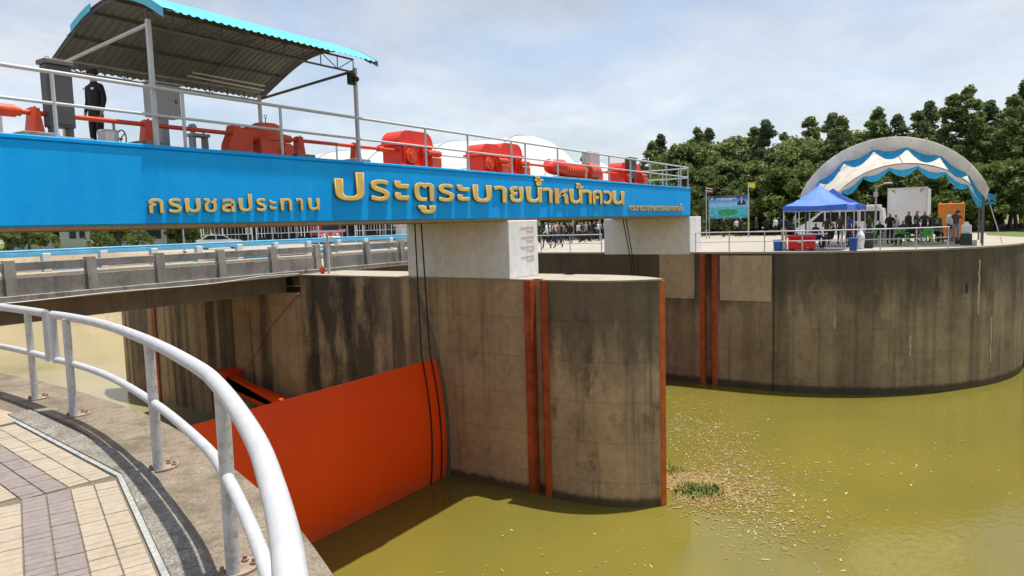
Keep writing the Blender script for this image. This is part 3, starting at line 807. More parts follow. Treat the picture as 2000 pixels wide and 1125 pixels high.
def letter(ch, x0, x1, z0, z1, parent, off=0.022, depth=0.05, body=None):
    c = bpy.data.curves.new('glyph', 'FONT'); c.body = ch; c.resolution_u = 6
    c.bevel_depth = 0 if ch in 'หล' else off; c.offset = 0.028 if ch in 'หล' else 0; c.bevel_resolution = 0; c.extrude = 0.02; c.fill_mode = 'BOTH'
    o = bpy.data.objects.new('glyph', c); COL.objects.link(o)
    dg = bpy.context.evaluated_depsgraph_get(); dg.update()
    me = bpy.data.meshes.new_from_object(o.evaluated_get(dg))
    bpy.data.objects.remove(o); bpy.data.curves.remove(c)
    xs = [v.co.x for v in me.vertices]; ys = [v.co.y for v in me.vertices]; zz = [v.co.z for v in me.vertices]
    if not xs: return None
    ax, bx, ay, by, az, bz = min(xs), max(xs), min(ys), max(ys), min(zz), max(zz)
    bz = 0.02; az = -0.02          # flat-faced: the widened outline is kept, the chamfer is not
    for v in me.vertices: v.co.z = max(-0.02, min(0.02, v.co.z))
    org = Vector(parent['_org'])
    for v in me.vertices:
        u = (v.co.x - ax) / (bx - ax); w = (v.co.y - ay) / (by - ay); d = (v.co.z - az) / (bz - az)
        v.co = Vector((x0 + (x1 - x0) * u, BY0 - 0.012 - depth * d, z0 + (z1 - z0) * w)) - org
    me.materials.clear(); me.materials.append(GOLD); me.materials.append(GOLDS)
    me.update()
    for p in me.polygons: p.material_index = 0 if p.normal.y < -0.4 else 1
    ob = bpy.data.objects.new('letter', me); COL.objects.link(ob); ob.parent = parent; ob['_org'] = tuple(parent['_org'])
    return ob
xb = [(6.87, 7.14), (7.23, 7.48), (7.55, 7.85), (7.92, 8.19), (8.29, 8.58), (8.67, 8.97), (9.07, 9.30), (9.38, 9.55), (9.66, 9.95), (10.06, 10.24), (10.39, 10.70)]
for i, (ch, (a, b)) in enumerate(zip('กรมชลประทาน', xb)):
    z = 2.06 + 0.055 * i / 10
    letter(ch, a, b, z + (0.03 if ch == 'ะ' else 0), z + (0.34 if ch == 'ป' else 0.22 if ch == 'ะ' else 0.255), beam, off=0.010 if ch in 'ชล' else 0.02, depth=0.035)
BIG = [('ป', 11.15, 12.06, 2.33, 2.98), ('ร', 12.26, 12.91, 2.33, 2.84), ('ะ', 13.09, 13.62, 2.36, 2.84), ('ต', 13.82, 14.62, 2.34, 2.82), ('\u0e39', 13.95, 14.66, 2.02, 2.24),
       ('ร', 14.79, 15.47, 2.34, 2.82), ('ะ', 15.61, 16.18, 2.37, 2.82), ('บ', 16.35, 17.27, 2.34, 2.84), ('า', 17.43, 18.09, 2.34, 2.84), ('ย', 18.26, 19.03, 2.36, 2.85),
       ('น', 19.22, 20.20, 2.36, 2.86), ('\u0e4d', 19.84, 20.18, 2.90, 3.04), ('\u0e49', 19.76, 20.30, 3.05, 3.24), ('า', 20.27, 20.89, 2.36, 2.86), ('ห', 21.06, 22.01, 2.35, 2.86),
       ('น', 22.12, 23.10, 2.35, 2.86), ('\u0e49', 22.60, 23.15, 2.89, 3.09), ('า', 23.15, 23.84, 2.35, 2.86), ('ค', 23.92, 24.75, 2.34, 2.87), ('ว', 24.84, 25.62, 2.34, 2.87), ('น', 25.67, 26.78, 2.34, 2.88)]
for ch, a, b, z0, z1 in BIG: letter(ch, a, b, z0, z1, beam, off=0.004 if ch == 'ห' else 0.022)
small = [('ก', .45), ('ร', .41), ('ะ', .26), ('ท', .45), ('ร', .41), ('ว', .39), ('ง', .40), ('เ', .16), ('ก', .45), ('ษ', .5), ('ต', .5), ('ร', .41), ('แ', .34), ('ล', .44), ('ะ', .26), ('ส', .44), ('ห', .43), ('ก', .45), ('ร', .41), ('ณ', .62), ('\u0e4c', .0)]
tot = sum(w for c, w in small) + 0.07 * (len(small) - 2); k = (33.78 - 27.29) / tot; x = 27.29
for ch, w in small:
    if w == 0: letter(ch, x - 0.42, x - 0.12, 2.34, 2.43, beam, depth=0.03); continue
    letter(ch, x, x + w * k, 2.10, 2.31, beam, off=0.016, depth=0.03); x += (w + 0.07) * k

# ================================================================== handrails
def round_rail(name, label, pts2, posts, z, hts, rads, mats, group=None, ends=(False, False), plates=False, cat='railing'):
    """tubular rail along a plan polyline: top rail, mid rail, posts, optional end stubs and base plates"""
    t = thing(name, label, cat, (posts[0][0], posts[0][1], z), group)
    g = MB(); g.tube([(p[0], p[1], z + hts[0]) for p in pts2], rads[0], 14); g.build('top_rail', mats[0], t)
    g = MB(); g.tube([(p[0], p[1], z + hts[1]) for p in pts2], rads[1], 12); g.build('mid_rail', mats[0], t)
    for k, e in enumerate(ends):
        if e:
            p = pts2[0] if k == 0 else pts2[-1]
            g = MB(); g.tube([(p[0], p[1], z + hts[1] - rads[1]), (p[0], p[1], z + hts[0] + rads[0] * 0.6)], rads[1] * 1.05, 12); g.build('end_stub', mats[0], t)
    for p in posts:
        lean = R.uniform(-0.006, 0.006)
        g = MB(); g.tube([(p[0], p[1], z - 0.01), (p[0] + lean, p[1] + lean, z + hts[0] - rads[0] * 0.3)], rads[2], 12)
        po = g.build('post', mats[1], t)
        if plates:
            ang = R.uniform(0, 6.28); qx, qy = p[0] + 0.05, p[1] + 0.02
            g = MB(); g.prism([(qx + 0.11 * math.cos(a) , qy + 0.085 * math.sin(a)) for a in [i * math.pi / 9 for i in range(18)]], z, z + 0.014); bp = g.build('base_plate', RUST, po)
            for (bx, by) in ((0.055, 0.03), (0.06, -0.035), (-0.085, 0.02)):
                g = MB(); g.tube([(p[0] + 0.05 + bx, p[1] + 0.02 + by, z + 0.012), (p[0] + 0.05 + bx, p[1] + 0.02 + by, z + 0.045)], 0.011, 6); g.tube([(p[0] + 0.05 + bx, p[1] + 0.02 + by, z + 0.012), (p[0] + 0.05 + bx, p[1] + 0.02 + by, z + 0.026)], 0.02, 6)
                g.build('bolt', RUST, po)
    return t

rp2 = [(p[0], p[1]) for p in RP]
segA = [p for p in rp2 if p[1] >= 7.75] + [(3.30, 7.70)]
segB = [(3.275, 7.50)] + [p for p in rp2 if p[1] < 7.46]
round_rail('tubular_railing', 'white tubular quay rail section running up to the beam', segA, [(3.355, 8.22), (3.42, 10.3), (3.42, 11.7)], 0, (0.945, 0.50), (0.040, 0.032, 0.033), (RAILW, POSTW), ends=(False, True), plates=True)
round_rail('tubular_railing', 'curved white tubular quay rail with grimy posts on rusty plates', segB, [(3.20, 7.08), (2.735, 4.87), (2.045, 3.04), (0.98, 1.25), (-0.6, -0.33), (-2.5, -1.42), (-4.6, -2.05), (-6.8, -2.37)], 0, (0.945, 0.50), (0.039, 0.030, 0.035), (RAILW, POSTW), ends=(True, False), plates=True)

# on the beam
bxs = [3.4, 5.56, 7.73, 9.9, 12.11, 14.53, 16.39, 18.66, 19.48, 21.59, 23.72, 25.71, 27.81, 29.95, 31.96, 33.9, 34.95]
DZ = BZ1
round_rail('deck_railing', 'silver pipe handrail along the lettered edge of the blue beam', [(0.5, 12.07), (34.95, 12.07)], [(x, 12.07) for x in bxs], DZ, (1.01, 0.53), (0.032, 0.026, 0.030), (RAILM, RAILM))
round_rail('deck_railing', 'silver pipe handrail along the back edge of the blue beam', [(0.5, 16.08), (34.95, 16.08)], [(x, 16.08) for x in [4.2 + 2.2 * i for i in range(14)] + [34.95]], DZ - 0.03, (1.01, 0.53), (0.032, 0.026, 0.030), (RAILM, RAILM))
round_rail('deck_railing', 'short silver handrail across the far end of the blue beam', [(34.95, 12.14), (34.95, 16.0)], [(34.95, 12.55), (34.95, 13.4), (34.95, 14.7), (34.95, 15.6)], DZ - 0.03, (1.0, 0.52), (0.028, 0.024, 0.028), (RAILM, RAILM))

# ================================================================== canopy on the deck
can = thing('canopy', 'arched cyan sheet-metal canopy on thin steel posts over the hoist deck', 'canopy', (9.8, 13.8, DZ))
prof = [tuple(p)[:2] for p in catmull([(11.66, 5.51, 0), (12.2, 5.81, 0), (12.8, 6.02, 0), (13.45, 6.08, 0), (14.2, 5.97, 0), (15.0, 5.66, 0), (15.98, 5.20, 0)], 4)]
nsh = 8; xw = (12.42 - 7.28) / nsh
for s in range(nsh):
    xs_ = []
    xa = 7.28 + s * xw
    for i in range(4):
        b = xa + i * xw / 4
        xs_ += [(b, 0), (b + xw * 0.10, 0), (b + xw * 0.14, 0.024), (b + xw * 0.20, 0.024)]
    xs_.append((xa + xw + 0.01, 0.0))
    g = MB(); m_ = len(prof)
    vs = [(x, y, z + h) for x, h in xs_ for y, z in prof]
    fs = [(i * m_ + k, (i + 1) * m_ + k, (i + 1) * m_ + k + 1, i * m_ + k + 1) for i in range(len(xs_) - 1) for k in range(m_ - 1)]
    g.add(vs, fs, 0)
    vs2 = [(x, y, z - 0.004) for x, y, z in vs]
    g.add(vs2, [f[::-1] for f in fs], 1)
    g.build('roof_sheet', (ROOFB, ROOFU), can, fix=False)
# eave fascia and loose verge sheets
g = MB(); A = [(7.22, y, z + 0.035) for y, z in prof[:9]]; B = [(7.22, y, z - 0.13) for y, z in prof[:9]]
g.strip(A, B, smooth=False); g.strip([(7.235, *p[1:]) for p in A], [(7.235, *p[1:]) for p in B], smooth=False); g.strip(A, [(7.5, p[1], p[2] + 0.008) for p in A], smooth=False)
g.build('verge_trim', ROOFB, can)
g = MB(); A = [(7.22, y, z + 0.035) for y, z in prof[15:20]]; B = [(7.22, y, z - 0.10) for y, z in prof[15:20]]
g.strip(A, B, smooth=False); g.strip([(7.235, *p[1:]) for p in A], [(7.235, *p[1:]) for p in B], smooth=False); g.build('verge_trim', ROOFB, can)
g = MB(); A = [(12.44, y, z + 0.03) for y, z in prof]; B = [(12.44, y, z - 0.10) for y, z in prof]
g.strip(A, B, smooth=False); g.strip([(12.427, *p[1:]) for p in A], [(12.427, *p[1:]) for p in B], smooth=False); g.build('verge_trim', STEELG, can)
for (x, y, zt) in ((7.25, 12.18, 5.44), (12.2, 12.18, 5.42), (7.35, 15.6, 5.22), (12.15, 15.6, 5.2)):
    g = MB(); g.box(x - 0.035, x + 0.035, y - 0.035, y + 0.035, DZ - 0.03, zt); po = g.build('post', RAILM, can)
    g = MB(); g.box(x - 0.09, x + 0.09, y - 0.09, y + 0.09, DZ - 0.03, DZ + 0.012); g.build('foot_plate', STEELG, po)
for x in (7.25, 12.2):
    g = MB(); g.tube([(x, 12.18, 5.36), (x + 0.05, 15.6, 5.14)], 0.035, 8); g.build('tie_bar', RAILM if x < 9 else STEELD, can)
# longitudinal lattice girders under both eaves
for (y, z0, z1) in ((12.22, 5.33, 5.62), (15.6, 5.06, 5.28)):
    for z in (z0, z1):
        g = MB(); g.box(7.25, 12.2, y - 0.018, y + 0.018, z - 0.018, z + 0.018); g.build('chord', STEELD if y < 13 else STEELG, can)
    for i in range(11):
        x = 7.25 + i * 4.95 / 10
        g = MB(); g.tube([(x, y, z0), (x, y, z1)], 0.012, 6); g.build('web', STEELD, can)
        if i < 10:
            g = MB(); g.tube([(x, y, z0 if i % 2 else z1), (x + 0.495, y, z1 if i % 2 else z0)], 0.010, 6); g.build('web', STEELD, can)
for k in (4, 8, 12, 16, 20):
    y, z = prof[k]
    g = MB(); g.box(7.26, 12.48, y - 0.02, y + 0.02, z - 0.06, z - 0.012); g.build('purlin', STEELD, can)
for x in (7.30, 9.0, 10.6, 12.3):
    g = MB(); g.tube([(x, y, z - 0.075) for y, z in prof[1:-1]], 0.018, 6); g.build('rib', STEELD, can)
g = MB(); g.tube([(10.1, 15.3, 5.42), (12.1, 15.3, 5.40)], 0.02, 8); g.build('lamp_tube', WHITEP, can)
g = MB(); g.tube([(9.9, 15.2, 5.30), (12.0, 15.2, 5.26)], 0.02, 8); g.build('lamp_tube', WHITEP, can)
g = MB(); g.box(11.98, 12.16, 12.1, 12.24, 5.02, 5.28, ch=0.02); g.tube([(12.07, 12.1, 5.15), (12.07, 11.98, 5.12)], 0.06, 10); g.build('flood_lamp', BLACK, can)

# ================================================================== hoist machinery on the deck
ZB = DZ - 0.03
def pedestal(parent, x0, x1, y0, y1, h=0.16):
    g = MB(); g.box(x0, x1, y0, y1, ZB, ZB + h, ch=0.012); return g.build('pedestal', PEDS, parent)
def bearing(x, label, y=12.8, zs=3.71, mt=ORANGE):
    t = thing('shaft_bearing', label, 'bearing', (x, y, ZB))
    pedestal(t, x - 0.27, x + 0.27, y - 0.24, y + 0.24, 0.17)
    g = MB(); z0 = ZB + 0.17
    g.extr([(x - 0.11, z0), (x + 0.11, z0), (x + 0.11, z0 + 0.04), (x + 0.075, zs - 0.06), (x + 0.06, zs + 0.075), (x - 0.06, zs + 0.075), (x - 0.075, zs - 0.06), (x - 0.11, z0 + 0.04)], 'y', y - 0.09, y + 0.09)
    g.build('housing', mt, t)
    g = MB(); g.tube([(x, y - 0.06, zs + 0.07), (x, y - 0.06, zs + 0.10)], 0.022, 8); g.tube([(x, y + 0.06, zs + 0.07), (x, y + 0.06, zs + 0.10)], 0.022, 8); g.build('bolt', mt, t)
    return t
def shaft(x0, x1, label, couple=None, r=0.042, y=12.8, z=3.71):
    t = thing('drive_shaft', label, 'shaft', (x0, y, z))
    g = MB(); g.tube([(x0, y, z), (x1, y, z)], r, 12); g.build('rod', ORANGE, t)
    for (a, b, rr) in couple or []:
        g = MB(); g.tube([(a, y, z), (b, y, z)], rr, 16); g.build('coupling', ORANGE, t)
    return t
shaft(2.0, 9.35, 'long orange drive shaft running past the dark cabinet', [(4.1, 5.3, 0.10), (5.26, 5.38, 0.075)])
shaft(10.75, 14.2, 'orange drive shaft between the geared actuator and the hoist hood', [(13.5, 13.7, 0.07)])
shaft(20.4, 22.6, 'orange drive shaft between the twin hoist and the motor')
shaft(26.3, 28.2, 'short orange drive shaft beyond the light cabinet')
bearing(5.57, 'orange bearing on concrete foot beside the dark cabinet')
bearing(7.45, 'orange bearing on concrete foot beside the handwheel box')
bearing(10.96, 'orange bearing on concrete foot just past the geared actuator')
bearing(12.72, 'orange bearing on concrete foot before the first red hoist')

# dark control cabinet
c = thing('control_cabinet', 'tall dark grey control cabinet with lifting eye on the beam deck', 'cabinet', (5.93, 12.75, ZB))
g = MB(); g.box(5.73, 6.13, 12.62, 12.84, ZB + 0.28, 4.50, ch=0.012); bd = g.build('body', CABD, c)
g = MB(); g.box(5.70, 6.15, 12.58, 12.88, 4.505, 4.58, ch=0.01); g.build('lid', STEELD, c)
g = MB(); g.box(5.78, 6.09, 12.605, 12.62, ZB + 0.34, 4.44); g.build('door', CABD, c)
g = MB(); g.tube([(5.80, 12.595, ZB + 0.3), (5.80, 12.595, 4.42)], 0.010, 6); g.build('conduit', ORANGE, c)
g = MB(); g.tube([(5.82 + 0.03 * math.cos(a), 12.75, 4.61 + 0.035 * math.sin(a)) for a in [i * math.pi / 5 for i in range(11)]], 0.006, 6); g.build('lifting_eye', STEELD, c)
for x in (5.80, 6.07):
    g = MB(); g.box(x - 0.035, x + 0.035, 12.66, 12.80, ZB + 0.12, ZB + 0.29); g.build('leg', STEELD, c)
pedestal(c, 5.75, 6.35, 12.5, 12.95, 0.12)
# light cabinet on a post
c = thing('control_cabinet', 'light grey electrical cabinet on a post under the canopy', 'cabinet', (8.7, 14.3, ZB))
g = MB(); g.box(8.38, 9.02, 14.15, 14.45, 4.12, 4.79, ch=0.012); g.build('body', CABL, c)
g = MB(); g.box(8.42, 8.98, 14.138, 14.15, 4.16, 4.75); d_ = g.build('door', CABL, c)
g = MB(); g.box(8.88, 8.92, 14.12, 14.14, 4.42, 4.50); g.build('handle', STEELD, d_)
g = MB(); g.box(8.33, 9.07, 14.08, 14.5, 4.795, 4.825); g.build('rain_hood', CABL, c)
g = MB(); g.box(8.60, 8.76, 14.22, 14.38, ZB, 4.12); g.build('post', STEELG, c)
# box with handwheel
c = thing('handwheel_box', 'small pale gearbox with a rusty handwheel beside the man', 'gearbox', (6.85, 12.9, ZB))
g = MB(); g.box(6.66, 6.92, 12.78, 13.02, ZB + 0.02, 3.56, ch=0.015); g.build('case', CABL, c)
g = MB(); g.tube([(7.02, 12.9 + 0.16 * math.cos(a), 3.42 + 0.16 * math.sin(a)) for a in [i * math.pi / 9 for i in range(19)]], 0.013, 8, cap=False); wh = g.build('handwheel', RUST, c)
g = MB()
for a in (0.4, 2.5, 4.6): g.tube([(7.0, 12.9, 3.42), (7.02, 12.9 + 0.155 * math.cos(a), 3.42 + 0.155 * math.sin(a))], 0.010, 6)
g.tube([(6.92, 12.9, 3.42), (7.04, 12.9, 3.42)], 0.018, 8); g.build('spokes', RUST, wh)
# grey stand
c = thing('sensor_stand', 'small grey steel trestle under the shaft before the actuator', 'stand', (8.88, 13.4, ZB))
for x in (8.74, 9.02):
    g = MB(); g.box(x - 0.03, x + 0.03, 13.32, 13.48, ZB, 3.66); g.build('leg', STEELG, c)
g = MB(); g.box(8.68, 9.08, 13.28, 13.52, 3.66, 3.72, ch=0.008); g.build('top', STEELG, c)
g = MB(); g.tube([(8.76, 13.4, 3.70), (8.76, 13.4, 3.80)], 0.05, 10); g.tube([(8.76, 13.36, 3.84), (8.76, 13.44, 3.84)], 0.08, 12); g.build('pulley', STEELG, c)

# geared actuator
c = thing('gear_actuator', 'orange geared actuator with lifting eye beside the canopy', 'actuator', (10.3, 13.4, ZB))
pedestal(c, 9.40, 10.15, 13.1, 13.7, 0.20); pedestal(c, 10.2, 11.25, 13.0, 13.8, 0.06)
g = MB(); g.extr([(9.48, ZB + 0.2), (10.1, ZB + 0.2), (10.1, 3.90), (9.9, 3.88), (9.72, 3.96), (9.66, 3.96), (9.62, 3.80), (9.5, 3.56)], 'y', 13.2, 13.6); g.build('motor_mount', ORANGE, c)
g = MB(); g.tube([(9.75, 13.4, 3.78), (10.35, 13.4, 3.80)], [0.13, 0.20], 16); g.build('input_housing', ORANGE, c)
g = MB(); g.box(10.25, 10.98, 13.08, 13.72, ZB + 0.06, 3.72, ch=0.03); g.build('gear_case', ORANGE, c)
g = MB(); g.tube([(10.6, 13.4, 3.70), (10.6, 13.4, 3.86), (10.6, 13.4, 4.05)], [0.36, 0.38, 0.33], 20); g.build('gear_head', ORANGE, c)
g = MB(); g.tube([(10.6, 13.4, 4.05), (10.6, 13.4, 4.075)], 0.27, 20); g.build('cover', ORANGE, c)
g = MB(); g.tube([(10.6, 13.4, 4.07), (10.6, 13.4, 4.2)], 0.013, 6); g.tube([(10.6 + 0.035 * math.cos(a), 13.4, 4.235 + 0.035 * math.sin(a)) for a in [i * math.pi / 6 for i in range(13)]], 0.008, 6); g.build('lifting_eye', STEELD, c)
g = MB(); g.tube([(10.95, 13.4, 3.79), (11.3, 13.4, 3.79)], [0.12, 0.08], 14); g.build('output_flange', ORANGE, c)
c.location.x -= 0.48; c.location.y -= 0.60; c.location.z -= 0.06
g = MB(); g.tube([(10.95, 13.05, 3.50), (10.95, 12.95, 3.50)], 0.15, 16); g.build('end_cover', ORANGE, c)
g = MB(); g.box(10.2, 11.2, 13.0, 13.8, ZB + 0.06, ZB + 0.10); g.build('base_plate', ORANGE, c)
for k in range(8):
    a = k * math.pi / 4; g = MB(); g.tube([(10.6 + 0.34 * math.cos(a), 13.4 + 0.34 * math.sin(a), 3.84), (10.6 + 0.34 * math.cos(a), 13.4 + 0.34 * math.sin(a), 3.90)], 0.02, 6); g.build('bolt', STEELD, c)
c.scale = (0.92, 0.72, 0.97)

def hoist(x0, x1, label, top, y0=13.0, y1=14.3):
    t = thing('rope_hoist', label, 'hoist', ((x0 + x1) / 2, (y0 + y1) / 2, ZB))
    pedestal(t, x0 + 0.15, x1 - 0.15, y0 - 0.15, y1 + 0.1, 0.10)
    zc = ZB + 0.10; zm = zc + (top - zc) * 0.56
    g = MB(); g.box(x0 + 0.1, x1 - 0.1, y0, y1, zc, zm, ch=0.02); g.build('casing', REDM, t)
    g = MB(); g.box(x0 + 0.02, x1 - 0.02, y0 - 0.06, y1 + 0.06, zm, zm + 0.06, ch=0.01); g.build('flange', REDM, t)
    rr = (top - zm - 0.06)
    pf = [(x0 + 0.05, zm + 0.06)] + [(x0 + 0.05 + rr * 1.1 * (1 - math.cos(a)), zm + 0.06 + rr * math.sin(a)) for a in [math.pi / 2 * i / 8 for i in range(1, 9)]]
    pf += [(x1 - 0.05 - rr * 0.9 * (1 - math.cos(a)), zm + 0.06 + rr * math.sin(a)) for a in [math.pi / 2 * i / 8 for i in range(8, 0, -1)]] + [(x1 - 0.05, zm + 0.06)]
    g = MB(); g.extr(pf, 'y', y0 + 0.02, y1 - 0.02); g.build('hood', REDM, t)
    n = max(3, int((x1 - x0) / 0.33))
    for i in range(n):
        x = x0 + 0.2 + (x1 - x0 - 0.4) * i / (n - 1)
        g = MB(); g.box(x - 0.02, x + 0.02, y0 - 0.055, y0 + 0.01, zc + 0.02, zm); g.build('rib', REDM, t)
    g = MB(); g.box(x0 + 0.05, x1 - 0.05, y0 - 0.07, y0 + 0.0, zc, zc + 0.05); g.build('foot_flange', REDM, t)
    nb = int((x1 - x0) / 0.16)
    for k in range(nb):
        xx = x0 + 0.1 + (x1 - x0 - 0.2) * k / (nb - 1); g = MB(); g.tube([(xx, y0 - 0.03, zm + 0.05), (xx, y0 - 0.03, zm + 0.085)], 0.018, 6); g.build('bolt', STEELD, t)
    xm = x0 + (x1 - x0) * 0.28
    g = MB(); g.tube([(xm, y0 + 0.01, zc + 0.26), (xm, y0 - 0.12, zc + 0.26)], 0.20, 18); g.tube([(xm, y0 - 0.11, zc + 0.26), (xm, y0 - 0.16, zc + 0.26)], 0.10, 14); g.build('bearing_cover', ORANGE, t)
    g = MB(); g.box(x1 - 0.5, x1 - 0.1, y0 - 0.32, y0 - 0.05, zc - 0.02, zc + 0.25, ch=0.02); g.tube([(x1 - 0.6, y0 - 0.2, zc + 0.36), (x1 - 0.05, y0 - 0.2, zc + 0.36)], 0.09, 12); g.build('pinion_block', ORANGE, t)
    return t
hoist(14.10, 15.62, 'red drum hoist with rounded hood before the twin hoist', 4.26, 12.65, 13.3)
hoist(17.85, 19.05, 'red drum hoist, nearer the canopy of the touching pair', 4.20, 12.65, 13.3)
hoist(18.95, 20.42, 'red drum hoist, nearer the motor of the touching pair', 4.32, 12.72, 13.42)
hoist(28.1, 30.4, 'red drum hoist with a dark cabinet before it', 4.20, 12.65, 13.3)
c = thing('drive_motor', 'orange drive motor and gearbox between two red hoists', 'motor', (25.2, 13.4, ZB))
pedestal(c, 23.2, 27.4, 13.0, 13.9, 0.13)
g = MB(); g.tube([(23.3, 13.4, 3.60), (23.4, 13.4, 3.72), (24.2, 13.4, 3.72)], [0.2, 0.30, 0.30], 18); g.build('gearbox', REDM, c)
g = MB(); g.tube([(24.25, 13.4, 3.62), (26.0, 13.4, 3.62)], 0.24, 18); mtr = g.build('motor', ORANGE, c)
g = MB()
for i in range(8): g.tube([(24.4 + i * 0.2, 13.4, 3.62), (24.44 + i * 0.2, 13.4, 3.62)], 0.265, 18)
g.build('cooling_fins', ORANGE, mtr)
g = MB(); g.tube([(26.1, 13.4, 3.66), (26.9, 13.4, 3.66)], 0.36, 18); g.build('brake', ORANGE, c)
g = MB(); g.box(26.9, 27.35, 13.2, 13.6, ZB + 0.13, 3.7, ch=0.03); g.build('output_case', REDM, c)
c.location.x -= 0.95; c.location.y -= 0.55
c = thing('control_cabinet', 'light grey cabinet on a post beside the far red hoist', 'cabinet', (28.6, 14.4, ZB))
g = MB(); g.box(28.3, 29.4, 14.25, 14.6, 4.12, 4.80, ch=0.012); g.build('body', CABL, c)
g = MB(); g.box(28.36, 29.34, 14.238, 14.25, 4.16, 4.76); g.build('door', CABL, c)
g = MB(); g.box(28.7, 28.95, 14.3, 14.5, ZB, 4.12); g.build('post', STEELG, c)
c = thing('control_cabinet', 'dark red-brown cabinet standing before the far red hoist', 'cabinet', (29.3, 12.7, ZB))
g = MB(); g.box(28.75, 29.45, 12.5, 12.75, ZB + 0.3, 4.38, ch=0.012); g.build('body', CABD, c)
g = MB(); g.box(28.70, 29.50, 12.46, 12.8, 4.385, 4.43); g.build('lid', STEELD, c)
for x in (28.82, 29.38):
    g = MB(); g.box(x - 0.04, x + 0.04, 12.55, 12.7, ZB, ZB + 0.31); g.build('leg', STEELD, c)

# ================================================================== road bridge behind the gate
br = thing('road_bridge', 'grey concrete road bridge behind the blue beam', 'bridge', (17, 22, -0.7))
PY = 21.92
g = MB(); g.box(-4, 36, PY + 0.05, 30.0, -0.06, 0.15); g.build('deck', CAP, br)
g = MB(); g.box(-4, 36, PY - 0.12, PY + 0.34, -0.04, 0.13, ch=0.02); g.build('fascia', BRID, br)
g = MB(); g.box(-4, 36, PY - 0.16, PY - 0.10, -0.055, -0.03); g.build('drip_edge', CAP, br)
for y in (22.55, 24.6, 26.7, 28.8):
    g = MB(); g.box(3.7, 18.3, y, y + 0.45, -0.72, -0.05, ch=0.01); g.build('girder', GIRD, br)
    g = MB(); g.box(20.3, 35.0, y, y + 0.45, -0.72, -0.05, ch=0.01); g.build('girder', GIRD, br)
pxs = [4.3, 6.45, 8.6, 10.73, 12.86, 15.08, 17.28, 19.40, 19.97, 22.2, 24.4, 26.5, 28.7, 30.8, 33.0]
for x in pxs:
    g = MB()
    g.extr([(PY - 0.10, 0.10), (PY + 0.14, 0.10), (PY + 0.14, 1.09), (PY - 0.02, 1.09), (PY - 0.07, 0.62)], 'x', x - 0.14, x + 0.14); g.build('parapet_post', BRID, br)
for a, b in zip(pxs[:-1], pxs[1:]):
    if b - a < 1: continue
    g = MB(); g.box(a + 0.14, b - 0.14, PY + 0.0, PY + 0.11, 0.13, 0.60, ch=0.008); g.build('parapet_panel', BRID, br)
    g = MB(); g.box(a + 0.13, b - 0.13, PY - 0.01, PY + 0.12, 0.80, 1.03, ch=0.012); g.build('parapet_rail', BRID, br)
# inside kerb and painted far parapet
g = MB(); g.box(-4, 36, 28.9, 29.6, 0.15, 0.38, ch=0.02); g.build('footway', CAP, br)
fp = thing('bridge_parapet', 'pale blue and white painted parapet on the far side of the road bridge', 'parapet', (17, 29.7, 0.38))
for z0, z1 in ((0.98, 1.16), (0.68, 0.80)):
    g = MB(); g.box(-4, 36, 29.62, 29.78, z0, z1, ch=0.02); g.build('rail', LBLUE, fp)
g = MB(); g.tube([(-4, 29.66, 1.20), (36, 29.66, 1.20)], 0.04, 8); g.build('hand_pipe', LBLUE, fp)
for i in range(18):
    x = -2 + i * 2.13
    g = MB(); g.box(x - 0.15, x + 0.15, 29.59, 29.82, 0.38, 1.09, ch=0.02); g.build('post', HOUSEW, fp)
for i in range(17):
    x = -2 + i * 2.13
    g = MB(); g.box(x + 0.17, x + 1.96, 29.66, 29.74, 0.42, 0.60); g.build('lower_panel', (LBLUE if i % 2 else HOUSEW), fp)

# T-shaped staff on the pier top, float ball, hanging hose
t = thing('tee_post', 'white steel T-shaped post on the pier top by the bridge', 'post', (18.9, 20.75, 0))
g = MB(); g.tube([(18.9, 20.75, 0), (18.9, 20.75, 1.58)], 0.055, 10); g.build('post', RAILM, t)
g = MB(); g.box(18.86, 18.94, 19.8, 21.65, 1.58, 1.65); g.build('crossbar', WHITEP, t)
for s in (-1, 1):
    g = MB(); g.tube([(18.9, 20.75, 1.22), (18.9, 20.75 + s * 0.45, 1.58)], 0.03, 8); g.build('brace', WHITEP, t)
g = MB(); g.box(18.84, 18.96, 19.78, 20.0, 1.651, 1.67); g.build('tip_plate', WHITEP, t)
g = MB()
for i in range(1): pass
bm = bmesh.new(); bmesh.ops.create_icosphere(bm, subdivisions=2, radius=0.13)
g.add([v.co + Vector((18.75, 20.95, 0.13)) for v in bm.verts], [[v.index for v in f.verts] for f in bm.faces], 0, True); bm.free()
g.tube([(18.75, 20.95, 0.02), (18.75, 20.95, -0.0)], 0.05, 8); g.tube([(18.75, 20.95, 0.24), (18.75, 20.95, 0.30)], 0.03, 8)
tag(g.build('buoy', ORANGE, None, (18.75, 20.95, 0)), 'small orange float lying at the foot of the T-shaped post', 'float')
g = MB(); pts = []
for i in range(25):
    u = i / 24; x = 4.2 + u * 14.1
    pts.append((x, PY - 0.2 + 0.02 * math.sin(u * 40), 0.30 - 0.36 * math.sin(math.pi * min(1, u * 1.15)) * (0.75 + 0.25 * math.sin(u * 9)) - 0.30 * u + 0.02))
g.tube(pts, 0.014, 6); tag(g.build('hanging_cable', WHITEP, None, (4.2, PY - 0.2, 0.2)), 'thin pale cable sagging along the grey bridge parapet', 'cable')
g = MB(); g.tube([(18.17, 21.6, 0.06), (18.165, 21.58, -0.7), (18.16, 23.4, -2.1), (18.16, 25.0, -3.9)], 0.012, 6)
tag(g.build('red_rope', plain('red_rope', (0.35, 0.03, 0.02), 0.8), None, (18.17, 21.6, 0)), 'thin red rope running down the dark pier wall under the bridge', 'rope')

